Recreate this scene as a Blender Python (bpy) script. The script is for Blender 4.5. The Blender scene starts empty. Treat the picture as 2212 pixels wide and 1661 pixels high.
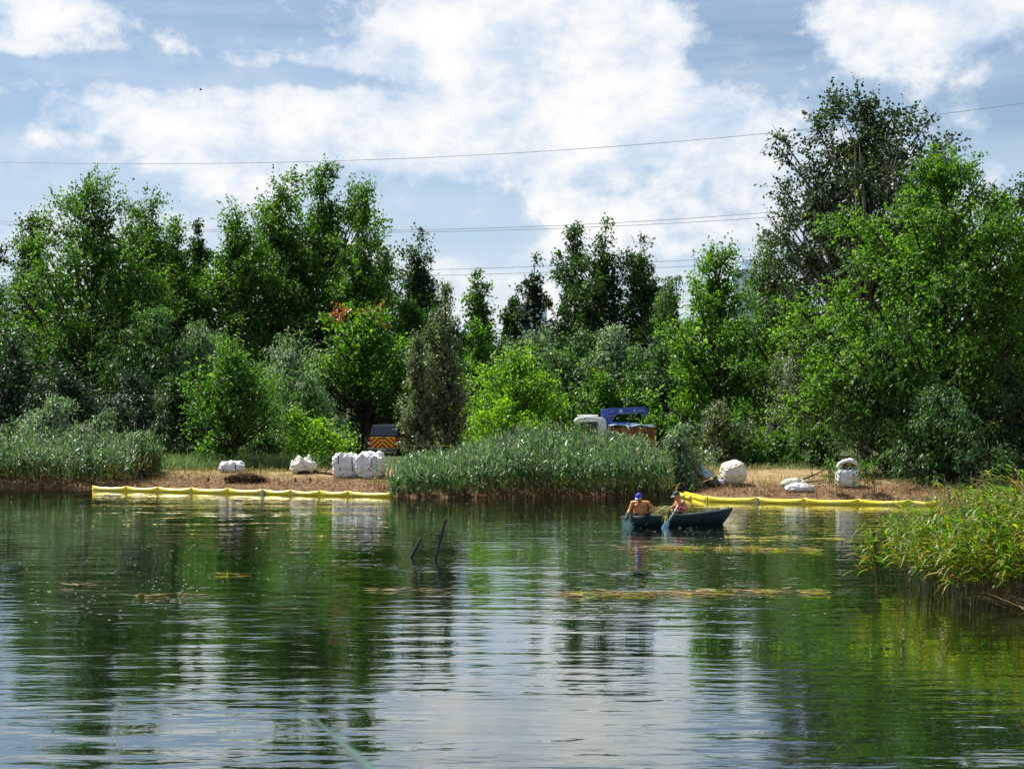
import bpy, bmesh, math, random
import numpy as np
from mathutils import Vector, Matrix, noise as mnoise

R = math.radians
S = bpy.context.scene
COL = S.collection

# ------------------------------------------------------------------ camera
F, HY, CX, CH = 3283.5, 886.5, 1106.0, 3.1      # focal, horizon, centre (units of a 2212 wide frame), eye height
cam_d = bpy.data.cameras.new('camera')
cam = bpy.data.objects.new('camera', cam_d); COL.objects.link(cam)
cam.location = (0, 0, CH); cam.rotation_euler = (R(90), 0, 0)
cam_d.sensor_width = 36; cam_d.lens = 36 * F / 2212
cam_d.shift_y = (HY - 830.5) / 2212
cam_d.clip_start = 0.1; cam_d.clip_end = 5000
cam_d.dof.use_dof = True; cam_d.dof.focus_distance = 52; cam_d.dof.aperture_fstop = 5.6
S.camera = cam

# ------------------------------------------------------------------ light
SUN = Vector((-0.52, 0.40, 1.02)).normalized()
EL = math.asin(SUN.z); ROT = math.atan2(SUN.x, SUN.y)
w = bpy.data.worlds.new('World'); S.world = w; w.use_nodes = True
wn, wl = w.node_tree.nodes, w.node_tree.links
wn.clear()
def wnode(t, **k):
    n = wn.new(t)
    for a, b in k.items(): setattr(n, a, b)
    return n
def wm(op, a, b=None, c=None, clamp=False):
    n = wn.new('ShaderNodeMath'); n.operation = op; n.use_clamp = clamp
    for i, v in enumerate((a, b, c)):
        if v is None: continue
        if isinstance(v, (int, float)): n.inputs[i].default_value = v
        else: wl.new(v, n.inputs[i])
    return n.outputs[0]
sky = wnode('ShaderNodeTexSky'); sky.sky_type = 'NISHITA'; sky.sun_disc = False
sky.sun_elevation = EL; sky.sun_rotation = ROT; sky.air_density = 1.0; sky.dust_density = 0.1; sky.ozone_density = 2.0
tc = wnode('ShaderNodeTexCoord'); sep = wnode('ShaderNodeSeparateXYZ'); wl.new(tc.outputs['Generated'], sep.inputs[0])
az = wm('ARCTAN2', sep.outputs[0], sep.outputs[1]); el = wm('ARCSINE', sep.outputs[2])
def wnoise(scale_xyz, loc, detail, rough, dist=0.0):
    m = wnode('ShaderNodeMapping'); m.inputs['Scale'].default_value = scale_xyz; m.inputs['Location'].default_value = loc
    wl.new(tc.outputs['Generated'], m.inputs[0])
    n = wnode('ShaderNodeTexNoise'); n.inputs['Scale'].default_value = 1.0
    n.inputs['Detail'].default_value = detail; n.inputs['Roughness'].default_value = rough; n.inputs['Distortion'].default_value = dist
    wl.new(m.outputs[0], n.inputs['Vector']); return n.outputs['Fac']
n1 = wnoise((4.5, 4.5, 15), (3.1, 0.4, 1.7), 5, 0.5, 0.3)          # broad banks
n2 = wnoise((19, 19, 25), (1.3, 7.7, 0.2), 10, 0.62, 0.1)          # billows
n3 = wnoise((9, 9, 26), (9.3, 2.1, 4.4), 8, 0.60, 0.3)             # light and shade inside the clouds
n4 = wnoise((3, 3, 30), (5.3, 1.1, 2.4), 6, 0.55, 0.2)             # high thin veil
cov = wm('MULTIPLY_ADD', n2, 0.95, wm('SUBTRACT', n1, 0.30))
# the cumulus towers and the bands of the photographed sky, as directions (azimuth, elevation)
def blob(x, y, rx, ry, wgt):
    a0 = math.atan((x - CX) / F); e0 = math.atan((HY - y) / F)
    da = wm('DIVIDE', wm('SUBTRACT', az, a0), rx / F); de = wm('DIVIDE', wm('SUBTRACT', el, e0), ry / F)
    q = wm('ADD', wm('MULTIPLY', da, da), wm('MULTIPLY', de, de))
    return wm('MULTIPLY', wm('EXPONENT', wm('MULTIPLY', q, -1.0)), wgt)
for b in ((1200, 120, 210, 110, 0.30), (1240, 10, 230, 80, 0.24), (930, 60, 90, 90, 0.20), (850, 290, 600, 110, 0.30), (480, 270, 200, 50, 0.12),
          (1400, 260, 300, 100, 0.18), (2010, 70, 200, 70, 0.26), (110, 70, 120, 36, 0.22), (60, 140, 130, 18, 0.20),
          (740, 140, 150, 28, 0.18), (480, 380, 170, 60, 0.20), (1600, 330, 200, 36, 0.12), (870, 320, 160, 50, 0.12),
          (430, 170, 420, 26, -0.24), (560, 40, 200, 60, -0.18), (1650, 150, 130, 130, -0.18), (1950, 250, 300, 60, -0.16),
          (700, 60, 90, 50, -0.08)):
    cov = wm('ADD', cov, blob(*b))
def sstep(v, a, b):
    n = wn.new('ShaderNodeMapRange'); n.interpolation_type = 'SMOOTHSTEP'
    n.inputs['From Min'].default_value = a; n.inputs['From Max'].default_value = b; wl.new(v, n.inputs[0]); return n.outputs[0]
thick = sstep(cov, 0.55, 0.84)
veil = wm('ADD', wm('MULTIPLY', sstep(n4, 0.3, 0.72), 0.50), wm('MULTIPLY', wm('SUBTRACT', 1.0, sstep(el, 0.03, 0.20)), 0.75))
veil = wm('MINIMUM', wm('ADD', veil, 0.06), 0.94)
alpha = wm('MAXIMUM', thick, veil)
lit = sstep(wm('ADD', wm('MULTIPLY', cov, 0.55), wm('ADD', wm('MULTIPLY', n3, 0.75), wm('MULTIPLY', n2, 1.05))), 1.10, 1.66)
cmix = wnode('ShaderNodeMix', data_type='RGBA')
cmix.inputs[6].default_value = (0.64, 0.77, 0.93, 1); cmix.inputs[7].default_value = (1.08, 1.07, 1.05, 1); wl.new(lit, cmix.inputs[0])
bg1 = wnode('ShaderNodeBackground'); bg1.inputs[1].default_value = 0.056; wl.new(sky.outputs[0], bg1.inputs[0])
bg2 = wnode('ShaderNodeBackground'); bg2.inputs[1].default_value = 0.54; wl.new(cmix.outputs[2], bg2.inputs[0])
mx = wnode('ShaderNodeMixShader'); wl.new(wm('MULTIPLY', alpha, 0.93), mx.inputs[0]); wl.new(bg1.outputs[0], mx.inputs[1]); wl.new(bg2.outputs[0], mx.inputs[2])
wo = wnode('ShaderNodeOutputWorld'); wl.new(mx.outputs[0], wo.inputs[0])
sd = bpy.data.lights.new('sun', 'SUN'); sd.energy = 5.0; sd.angle = R(0.53); sd.color = (1.0, 0.95, 0.86)
so = bpy.data.objects.new('sun', sd); COL.objects.link(so); so.rotation_euler = SUN.to_track_quat('Z', 'Y').to_euler(); so.location = (-30, 20, 60)
S.view_settings.view_transform = 'Standard'; S.view_settings.look = 'None'; S.view_settings.gamma = 1
S.view_settings.exposure = 0.85; S.view_settings.use_curve_mapping = False
S.cycles.max_bounces = 5; S.cycles.diffuse_bounces = 3; S.cycles.glossy_bounces = 3; S.cycles.transmission_bounces = 3; S.cycles.transparent_max_bounces = 6; S.cycles.caustics_reflective = False; S.cycles.caustics_refractive = False
S.cycles.sample_clamp_indirect = 6

# ------------------------------------------------------------------ helpers
K = 2212 / 2560
def P(x, y, d):                       # a place seen at (x, y) of the 2212 wide frame, d metres out
    return Vector(((x - CX) * d / F, d, CH - (y - HY) * d / F))
def PS(x, y, d): return P(x * K, y * K, d)
def G(x, y, z=0.0): return P(x, y, F * (CH - z) / (y - HY))
def GS(x, y, z=0.0): return G(x * K, y * K, z)

def link(o, parent=None):
    COL.objects.link(o)
    if parent is not None: o.parent = parent
    return o
def tag(o, label=None, cat=None, group=None, kind=None):
    if label: o['label'] = label
    if cat: o['category'] = cat
    if group: o['group'] = group
    if kind: o['kind'] = kind
    return o
def thing(name, label, cat, loc=(0, 0, 0), rz=0.0, group=None):
    o = bpy.data.objects.new(name, None); COL.objects.link(o); o.location = loc; o.rotation_euler = (0, 0, rz)
    o.empty_display_size = 0.2
    return tag(o, label, cat, group)
def npmesh(name, verts, faces, mats=(), mi=None, smooth=False):
    """verts (n,3); faces: list of arrays (m,k)"""
    me = bpy.data.meshes.new(name)
    verts = np.asarray(verts, np.float32)
    me.vertices.add(len(verts)); me.vertices.foreach_set('co', verts.ravel())
    fs = [np.asarray(f, np.int32) for f in faces if len(f)]
    nl = sum(f.size for f in fs); npoly = sum(len(f) for f in fs)
    me.loops.add(nl); me.loops.foreach_set('vertex_index', np.concatenate([f.ravel() for f in fs]))
    me.polygons.add(npoly)
    tot = np.concatenate([np.full(len(f), f.shape[1], np.int32) for f in fs])
    start = np.concatenate([[0], np.cumsum(tot)[:-1]]).astype(np.int32)
    me.polygons.foreach_set('loop_start', start)
    if mi is not None: me.polygons.foreach_set('material_index', np.asarray(mi, np.int32))
    me.polygons.foreach_set('use_smooth', np.full(npoly, bool(smooth)))
    for m in mats: me.materials.append(m)
    me.update(calc_edges=True); return me
def obj(name, me, parent=None, loc=None):
    o = bpy.data.objects.new(name, me); link(o, parent)
    if loc is not None: o.location = loc
    return o

class MB:
    """collects shapes for one mesh"""
    def __init__(s): s.v = []; s.f = []; s.m = []
    def add(s, vs, fs, mi=0):
        b = len(s.v); s.v += [tuple(v) for v in vs]; s.f += [tuple(b + i for i in f) for f in fs]; s.m += [mi] * len(fs); return s
    def box(s, c, size, mi=0, rz=0.0, taper=(1, 1), M=None, rx=0.0, ry=0.0):
        x, y, z = (q / 2 for q in size)
        vs = [Vector((sx * x * (taper[0] if sz > 0 else 1), sy * y * (taper[1] if sz > 0 else 1), sz * z)) for sz in (-1, 1) for sx, sy in ((-1, -1), (1, -1), (1, 1), (-1, 1))]
        mt = Matrix.Translation(c) @ Matrix.Rotation(rz, 4, 'Z') @ Matrix.Rotation(ry, 4, 'Y') @ Matrix.Rotation(rx, 4, 'X')
        if M is not None: mt = M @ mt
        return s.add([mt @ v for v in vs], [(3, 2, 1, 0), (4, 5, 6, 7), (0, 1, 5, 4), (1, 2, 6, 5), (2, 3, 7, 6), (3, 0, 4, 7)], mi)
    def tube(s, pts, rad, n=6, mi=0, cap=True, flat=1.0):
        pts = [Vector(p) for p in pts]; rad = [rad] * len(pts) if isinstance(rad, (int, float)) else rad
        vs = []; up = None
        for i, p in enumerate(pts):
            d = (pts[min(i + 1, len(pts) - 1)] - pts[max(i - 1, 0)]).normalized()
            a = (up if up is not None else (Vector((0, 0, 1)) if abs(d.z) < .9 else Vector((1, 0, 0))))
            sx = d.cross(a)
            if sx.length < 1e-6: sx = d.orthogonal()
            sx.normalize(); sy = sx.cross(d).normalized(); up = sy
            for k in range(n):
                t = 2 * math.pi * k / n; vs.append(p + (sx * math.cos(t) * flat + sy * math.sin(t)) * rad[i])
        fs = [(i * n + k, i * n + (k + 1) % n, (i + 1) * n + (k + 1) % n, (i + 1) * n + k) for i in range(len(pts) - 1) for k in range(n)]
        if cap: fs += [tuple(range(n))[::-1], tuple((len(pts) - 1) * n + k for k in range(n))]
        return s.add(vs, fs, mi)
    def loft(s, rings, mi=0, cap=True, closed=True):
        n = len(rings[0]); vs = [v for r in rings for v in r]
        rng = range(n) if closed else range(n - 1)
        fs = [(i * n + k, i * n + (k + 1) % n, (i + 1) * n + (k + 1) % n, (i + 1) * n + k) for i in range(len(rings) - 1) for k in rng]
        if cap and closed: fs += [tuple(range(n))[::-1], tuple((len(rings) - 1) * n + k for k in range(n))]
        return s.add(vs, fs, mi)
    def ell(s, c, r, n=12, m=8, mi=0, M=None):
        vs = []; c = Vector(c)
        for i in range(m + 1):
            th = math.pi * i / m
            for k in range(n):
                ph = 2 * math.pi * k / n
                v = Vector((r[0] * math.sin(th) * math.cos(ph), r[1] * math.sin(th) * math.sin(ph), r[2] * math.cos(th)))
                vs.append(c + (M @ v if M is not None else v))
        fs = [(i * n + k, (i + 1) * n + k, (i + 1) * n + (k + 1) % n, i * n + (k + 1) % n) for i in range(m) for k in range(n)]
        return s.add(vs, fs, mi)
    def prism(s, outline, a, b, mi=0):
        """outline: list of (u, w) -> extruded between the mapping functions a(u,w), b(u,w)"""
        n = len(outline); vs = [a(*p) for p in outline] + [b(*p) for p in outline]
        return s.add(vs, [tuple(range(n))[::-1], tuple(range(n, 2 * n))] + [(k, (k + 1) % n, n + (k + 1) % n, n + k) for k in range(n)], mi)
    def build(s, name, mats, parent=None, smooth=False, loc=None, fix=True, bevel=0.0):
        me = bpy.data.meshes.new(name); me.from_pydata(s.v, [], s.f)
        mats = mats if isinstance(mats, (list, tuple)) else [mats]
        for m in mats: me.materials.append(m)
        me.polygons.foreach_set('material_index', s.m)
        me.polygons.foreach_set('use_smooth', [smooth] * len(me.polygons))
        if fix:
            bm = bmesh.new(); bm.from_mesh(me); bmesh.ops.remove_doubles(bm, verts=bm.verts, dist=1e-5); bmesh.ops.recalc_face_normals(bm, faces=bm.faces); bm.to_mesh(me); bm.free()
        o = obj(name, me, parent, loc)
        if bevel:
            md = o.modifiers.new('bevel', 'BEVEL'); md.width = bevel; md.segments = 2; md.limit_method = 'ANGLE'
        return o

# ------------------------------------------------------------------ materials
def nt(name):
    m = bpy.data.materials.new(name); m.use_nodes = True
    return m, m.node_tree.nodes, m.node_tree.links, m.node_tree.nodes['Principled BSDF']
def mat(name, col, rough=0.6, spec=0.5, metal=0.0, var=0.18, scale=6.0, bump=0.0, bscale=40.0, dirt=None, dscale=3.0, coat=0.0):
    m, n, l, p = nt(name)
    t = n.new('ShaderNodeTexCoord'); x = n.new('ShaderNodeTexNoise'); x.inputs['Scale'].default_value = scale; x.inputs['Detail'].default_value = 6
    l.new(t.outputs['Object'], x.inputs['Vector'])
    r = n.new('ShaderNodeMapRange'); r.inputs['From Min'].default_value = 0.3; r.inputs['From Max'].default_value = 0.7
    r.inputs['To Min'].default_value = 1 - var; r.inputs['To Max'].default_value = 1 + var; l.new(x.outputs['Fac'], r.inputs[0])
    v = n.new('ShaderNodeVectorMath'); v.operation = 'SCALE'; v.inputs[0].default_value = col; l.new(r.outputs[0], v.inputs['Scale'])
    out = v.outputs[0]
    if dirt:
        y = n.new('ShaderNodeTexNoise'); y.inputs['Scale'].default_value = dscale; y.inputs['Detail'].default_value = 8; y.inputs['Roughness'].default_value = .65
        l.new(t.outputs['Object'], y.inputs['Vector'])
        q = n.new('ShaderNodeMapRange'); q.inputs['From Min'].default_value = 0.5; q.inputs['From Max'].default_value = 0.72; l.new(y.outputs['Fac'], q.inputs[0])
        mm = n.new('ShaderNodeMix'); mm.data_type = 'RGBA'; l.new(q.outputs[0], mm.inputs[0]); l.new(out, mm.inputs[6]); mm.inputs[7].default_value = (*dirt, 1); out = mm.outputs[2]
    l.new(out, p.inputs['Base Color'])
    p.inputs['Roughness'].default_value = rough; p.inputs['Specular IOR Level'].default_value = spec; p.inputs['Metallic'].default_value = metal
    p.inputs['Coat Weight'].default_value = coat
    if bump:
        b = n.new('ShaderNodeTexNoise'); b.inputs['Scale'].default_value = bscale; b.inputs['Detail'].default_value = 5; l.new(t.outputs['Object'], b.inputs['Vector'])
        bn = n.new('ShaderNodeBump'); bn.inputs['Strength'].default_value = bump; bn.inputs['Distance'].default_value = 0.05; l.new(b.outputs['Fac'], bn.inputs['Height']); l.new(bn.outputs[0], p.inputs['Normal'])
    return m
def leafmat(name, cols, trans=0.42, tcol=None, rough=0.46, spec=0.40, hue=0.25):
    """cols: dark, mid, light leaf colours, picked leaf by leaf"""
    m, n, l, p = nt(name)
    g = n.new('ShaderNodeNewGeometry'); rp = n.new('ShaderNodeValToRGB'); e = rp.color_ramp.elements
    e[0].position = 0.0; e[0].color = (*cols[0], 1); e[1].position = 1.0; e[1].color = (*cols[2], 1)
    k = e.new(0.5); k.color = (*cols[1], 1)
    for extra in cols[3:]:
        q = e.new(extra[1]); q.color = (*extra[0], 1)
    t = n.new('ShaderNodeTexCoord'); x = n.new('ShaderNodeTexNoise'); x.inputs['Scale'].default_value = 0.7; x.inputs['Detail'].default_value = 3; l.new(t.outputs['Object'], x.inputs['Vector'])
    a = n.new('ShaderNodeMath'); a.operation = 'MULTIPLY_ADD'; l.new(x.outputs['Fac'], a.inputs[0]); a.inputs[1].default_value = hue * 2; a.inputs[2].default_value = -hue
    b = n.new('ShaderNodeMath'); b.operation = 'ADD'; b.use_clamp = True; l.new(g.outputs['Random Per Island'], b.inputs[0]); l.new(a.outputs[0], b.inputs[1])
    l.new(b.outputs[0], rp.inputs[0]); l.new(rp.outputs[0], p.inputs['Base Color'])
    p.inputs['Roughness'].default_value = rough; p.inputs['Specular IOR Level'].default_value = spec
    tr = n.new('ShaderNodeBsdfTranslucent')
    vm = n.new('ShaderNodeVectorMath'); vm.operation = 'MULTIPLY'; l.new(rp.outputs[0], vm.inputs[0]); vm.inputs[1].default_value = tcol or (3.2, 2.7, 0.9)
    l.new(vm.outputs[0], tr.inputs[0])
    mx = n.new('ShaderNodeMixShader'); mx.inputs[0].default_value = trans; l.new(p.outputs[0], mx.inputs[1]); l.new(tr.outputs[0], mx.inputs[2])
    l.new(mx.outputs[0], n['Material Output'].inputs[0]); return m

L = {
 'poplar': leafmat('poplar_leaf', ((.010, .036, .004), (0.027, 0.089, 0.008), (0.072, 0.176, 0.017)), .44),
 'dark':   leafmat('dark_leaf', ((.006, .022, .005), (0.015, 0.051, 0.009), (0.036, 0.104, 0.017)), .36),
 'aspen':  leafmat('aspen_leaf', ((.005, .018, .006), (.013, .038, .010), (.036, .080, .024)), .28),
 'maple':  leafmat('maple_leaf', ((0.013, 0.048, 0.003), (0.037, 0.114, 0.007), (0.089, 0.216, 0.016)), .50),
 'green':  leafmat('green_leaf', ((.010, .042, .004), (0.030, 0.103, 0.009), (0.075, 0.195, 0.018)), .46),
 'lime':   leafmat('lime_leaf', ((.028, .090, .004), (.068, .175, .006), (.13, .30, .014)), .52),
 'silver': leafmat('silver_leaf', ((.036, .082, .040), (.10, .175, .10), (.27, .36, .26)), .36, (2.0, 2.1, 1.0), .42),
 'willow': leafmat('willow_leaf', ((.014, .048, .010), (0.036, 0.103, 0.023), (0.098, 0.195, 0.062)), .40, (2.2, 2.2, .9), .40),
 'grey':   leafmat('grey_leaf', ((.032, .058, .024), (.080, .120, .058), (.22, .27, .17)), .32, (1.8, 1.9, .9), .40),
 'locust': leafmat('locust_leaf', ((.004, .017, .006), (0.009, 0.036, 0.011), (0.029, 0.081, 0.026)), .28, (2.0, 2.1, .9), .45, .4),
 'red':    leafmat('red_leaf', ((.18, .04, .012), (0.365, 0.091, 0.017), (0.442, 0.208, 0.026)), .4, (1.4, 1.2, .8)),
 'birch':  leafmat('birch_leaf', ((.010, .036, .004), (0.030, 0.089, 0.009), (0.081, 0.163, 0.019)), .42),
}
BARK = mat('bark', (.045, .036, .028), .9, .2, var=.35, scale=9, bump=.6, bscale=14)
BARKP = mat('pale_bark', (.20, .19, .17), .8, .3, var=.3, scale=5, bump=.4, bscale=14, dirt=(.05, .045, .04), dscale=5)
BIRCHB = mat('birch_bark', (.55, .54, .50), .7, .3, var=.2, scale=5, bump=.3, bscale=16, dirt=(.035, .03, .028), dscale=7)

# ------------------------------------------------------------------ ground and water
SH = [(-400, 75), (-60, 66), (-21, 62), (-16.5, 60.3), (-10, 58.6), (-4.6, 56.4), (-3.5, 54.6), (0, 54.0), (4.5, 54.2), (6.0, 57.6), (6.7, 54.6), (7.4, 53.4), (12.5, 52.6), (18, 52.0), (26, 46), (60, 42), (400, 42)]
SX = np.array([a for a, b in SH]); SY = np.array([b for a, b in SH])
def smooth(t): t = np.clip(t, 0, 1); return t * t * (3 - 2 * t)
def hnoise(x, y, seed=0):
    r = np.random.default_rng(seed); z = 0
    for i in range(7):
        k = r.uniform(.25, 1.0) * (1.5 ** i) * .5; a = r.uniform(0, 6.28); z = z + np.sin(k * (x * math.cos(a) + y * math.sin(a)) + r.uniform(0, 6.28)) * .55 ** i
    return z
def gz(x, y):
    x = np.asarray(x, float); y = np.asarray(y, float)
    d = y - np.interp(x, SX, SY) + .18 * hnoise(x * 2, y * 2, 5)
    land = .16 * smooth(d / .5) + .40 * smooth(d / 4.5) - 1.1 * smooth(-d / 5) - .05 * (d < 0)
    land = land + .035 * hnoise(x * 1.3, y * 1.3, 3) * smooth((d - .2) / 2)
    near = 1.0 * smooth((5 - y) / 4.0) * 1.5 - 0.0
    spit = .62 * np.exp(-(((x - 10.9) / 3.0) ** 2 + ((y - 24.6) / 2.4) ** 2) ** 2)
    return np.maximum(land, -1.1) + near * 1.75 + spit * 2.0 * (land < 0)
def gzf(x, y): return float(gz(np.array([x]), np.array([y]))[0])
xs = np.unique(np.concatenate([np.linspace(-900, -40, 22), np.linspace(-40, 40, 260), np.linspace(40, 900, 22)]))
ys = np.unique(np.concatenate([np.linspace(-60, 18, 24), np.linspace(18, 50, 60), np.linspace(50, 72, 130), np.linspace(72, 140, 50), np.linspace(140, 1600, 30)]))
gx, gy = np.meshgrid(xs, ys); gzz = gz(gx, gy)
idx = np.arange(gx.size).reshape(gx.shape)
quads = np.stack([idx[:-1, :-1].ravel(), idx[:-1, 1:].ravel(), idx[1:, 1:].ravel(), idx[1:, :-1].ravel()], 1)
def ground_material():
    m, n, l, p = nt('bank_soil')
    g = n.new('ShaderNodeNewGeometry'); s = n.new('ShaderNodeSeparateXYZ'); l.new(g.outputs['Position'], s.inputs[0])
    def noise(sc, det=6, ro=.6):
        x = n.new('ShaderNodeTexNoise'); x.inputs['Scale'].default_value = sc; x.inputs['Detail'].default_value = det; x.inputs['Roughness'].default_value = ro; l.new(g.outputs['Position'], x.inputs['Vector']); return x.outputs['Fac']
    def ramp(f, st):
        r = n.new('ShaderNodeValToRGB'); e = r.color_ramp.elements
        e[0].position, e[0].color = st[0][0], (*st[0][1], 1); e[1].position, e[1].color = st[-1][0], (*st[-1][1], 1)
        for q in st[1:-1]: k = e.new(q[0]); k.color = (*q[1], 1)
        l.new(f, r.inputs[0]); return r.outputs[0]
    dry = ramp(noise(1.6), [(.3, (.16, .10, .045)), (.48, (.27, .19, .095)), (.62, (.34, .26, .14)), (.75, (.13, .13, .04))])
    brown = ramp(noise(7, 8, .7), [(.3, (.08, .048, .025)), (.5, (.20, .12, .065)), (.68, (.32, .21, .12))])
    mr = n.new('ShaderNodeMapRange'); mr.inputs['From Min'].default_value = .30; mr.inputs['From Max'].default_value = .50
    a = n.new('ShaderNodeMath'); a.operation = 'MULTIPLY_ADD'; l.new(noise(.9), a.inputs[0]); a.inputs[1].default_value = .35; a.inputs[2].default_value = -.17
    b = n.new('ShaderNodeMath'); b.operation = 'ADD'; l.new(a.outputs[0], b.inputs[0]); l.new(s.outputs[2], b.inputs[1]); l.new(b.outputs[0], mr.inputs[0])
    mm = n.new('ShaderNodeMix'); mm.data_type = 'RGBA'; l.new(mr.outputs[0], mm.inputs[0]); l.new(brown, mm.inputs[6]); l.new(dry, mm.inputs[7])
    far = n.new('ShaderNodeMapRange'); far.inputs['From Min'].default_value = 68; far.inputs['From Max'].default_value = 76; l.new(s.outputs[1], far.inputs[0])
    m2 = n.new('ShaderNodeMix'); m2.data_type = 'RGBA'; l.new(far.outputs[0], m2.inputs[0]); l.new(mm.outputs[2], m2.inputs[6]); l.new(ramp(noise(2), [(.35, (.03, .05, .015)), (.65, (.08, .10, .03))]), m2.inputs[7])
    l.new(m2.outputs[2], p.inputs['Base Color']); p.inputs['Roughness'].default_value = .95; p.inputs['Specular IOR Level'].default_value = .15
    bn = n.new('ShaderNodeBump'); bn.inputs['Distance'].default_value = .08; bn.inputs['Strength'].default_value = .8; l.new(noise(9, 9, .7), bn.inputs['Height']); l.new(bn.outputs[0], p.inputs['Normal'])
    return m
ground = obj('ground', npmesh('ground', np.stack([gx.ravel(), gy.ravel(), gzz.ravel()], 1), [quads], [ground_material()], smooth=True))
tag(ground, 'dry tan and brown bank beyond the pond', kind='structure')

def water_material():
    m, n, l, p = nt('pond_water')
    g = n.new('ShaderNodeNewGeometry'); s = n.new('ShaderNodeSeparateXYZ'); l.new(g.outputs['Position'], s.inputs[0])
    def noise(scale, det, ro, dist=0.0, off=(0, 0, 0)):
        mp = n.new('ShaderNodeMapping'); mp.inputs['Scale'].default_value = scale; mp.inputs['Location'].default_value = off; l.new(g.outputs['Position'], mp.inputs[0])
        x = n.new('ShaderNodeTexNoise'); x.inputs['Scale'].default_value = 1; x.inputs['Detail'].default_value = det; x.inputs['Roughness'].default_value = ro; x.inputs['Distortion'].default_value = dist
        l.new(mp.outputs[0], x.inputs['Vector']); return x.outputs['Fac']
    def math_(op, a, b, c=None, clamp=False):
        q = n.new('ShaderNodeMath'); q.operation = op; q.use_clamp = clamp
        for i, v in enumerate((a, b, c)):
            if v is None: continue
            if isinstance(v, (int, float)): q.inputs[i].default_value = v
            else: l.new(v, q.inputs[i])
        return q.outputs[0]
    def mapr(v, a, b, c, d):
        q = n.new('ShaderNodeMapRange'); q.interpolation_type = 'SMOOTHSTEP'
        for i, k in enumerate((a, b, c, d)): q.inputs[i + 1].default_value = k
        l.new(v, q.inputs[0]); return q.outputs[0]
    big = noise((.55, 2.1, 1), 2, .45, .2)
    mid = noise((1.6, 5.0, 1), 2, .5, .3, (3, 1, 0))
    fine = noise((2.6, 4.6, 1), 1.5, .5, .4, (1, 8, 0))
    # breeze: the water is livelier from the floating weed line out towards the boat
    patch = mapr(noise((.09, .16, 1), 3, .5, 0, (2.2, .6, 0)), .38, .62, .35, 1.0)
    yz = mapr(s.outputs[1], 24.5, 26.5, .10, 1.0)
    xz = mapr(s.outputs[0], -7.0, 1.0, .30, 1.0)
    breeze = math_('MULTIPLY', math_('MULTIPLY', yz, xz), patch)
    swell = mapr(noise((.12, .25, 1), 3, .55, .4, (7.2, 3.6, 0)), .34, .66, .22, 1.25)
    h = math_('ADD', math_('MULTIPLY', math_('MULTIPLY', big, swell), .017), math_('MULTIPLY', math_('MULTIPLY', mid, swell), .0068))
    h = math_('ADD', h, math_('MULTIPLY', math_('MULTIPLY', fine, breeze), .009))
    bn = n.new('ShaderNodeBump'); bn.inputs['Distance'].default_value = 1.0; bn.inputs['Strength'].default_value = 1.0; l.new(h, bn.inputs['Height'])
    fr = n.new('ShaderNodeFresnel'); fr.inputs['IOR'].default_value = 1.6; l.new(bn.outputs[0], fr.inputs['Normal'])
    gl = n.new('ShaderNodeBsdfGlossy'); gl.inputs['Roughness'].default_value = .015; gl.inputs[0].default_value = (.94, .97, .96, 1); l.new(bn.outputs[0], gl.inputs['Normal'])
    df = n.new('ShaderNodeBsdfDiffuse'); df.inputs[0].default_value = (.004, .009, .004, 1)
    mx = n.new('ShaderNodeMixShader'); l.new(math_('MULTIPLY', fr.outputs[0], 1.45, None, True), mx.inputs[0]); l.new(df.outputs[0], mx.inputs[1]); l.new(gl.outputs[0], mx.inputs[2])
    l.new(mx.outputs[0], n['Material Output'].inputs[0]); return m
wx = np.linspace(-400, 400, 21); wy = np.linspace(-2, 74, 20); ax_, ay_ = np.meshgrid(wx, wy); ii = np.arange(ax_.size).reshape(ax_.shape)
water = obj('water', npmesh('water', np.stack([ax_.ravel(), ay_.ravel(), 0 * ax_.ravel()], 1), [np.stack([ii[:-1, :-1].ravel(), ii[:-1, 1:].ravel(), ii[1:, 1:].ravel(), ii[1:, :-1].ravel()], 1)], [water_material()]))
tag(water, 'dark green rippled pond water', kind='structure')

# ------------------------------------------------------------------ trees
def nrm(a): return a / np.maximum(np.linalg.norm(a, axis=-1, keepdims=True), 1e-9)
PROF = {
 'round':  lambda t: np.sin(np.pi * np.clip(t, 0, 1) ** .85) ** .55,
 'broad':  lambda t: np.minimum(1, (t / .22 + .15)) ** .6 * np.clip(1 - t ** 2.6, 0, 1) ** .6,
 'poplar': lambda t: np.minimum(1, t / .14 + .1) ** .6 * np.clip(1 - t ** 1.25, 0, 1) ** .62,
 'cone':   lambda t: np.minimum(1, t / .1 + .1) ** .6 * np.clip(1 - t, 0, 1) ** .9,
 'column': lambda t: np.minimum(1, t / .1 + .25) ** .5 * np.clip(1 - t ** 2.2, 0, 1) ** .75,
 'dome':   lambda t: np.minimum(1, t / .3 + .35) ** .6 * np.clip(1 - t ** 5, 0, 1) ** .6,
 'bush':   lambda t: np.clip(1 - (t * .97) ** 2, 0, 1) ** .55,
}
SPEC = {  # up, out, droop, spread, leaf length factor, leaf width ratio, twig length factor, hollow
 'poplar': (.75, .55, .05, .55, 1.0, .75, 1.0, .35),
 'aspen':  (.45, .6, .05, .7, 1.15, .85, .85, .30),
 'maple':  (.25, .7, .25, .6, 1.1, .85, 1.0, .50),
 'round':  (.35, .6, .12, .65, 1.0, .7, 1.0, .45),
 'willow': (.25, .6, .75, .45, 1.5, .26, 1.25, .45),
 'locust': (.25, .75, .35, .5, 1.2, .42, 1.1, .5),
 'birch':  (.1, .35, 1.3, .35, .8, .65, 1.5, .30),
 'column': (1.3, .35, .0, .35, .9, .75, 1.1, .4),
}
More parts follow.
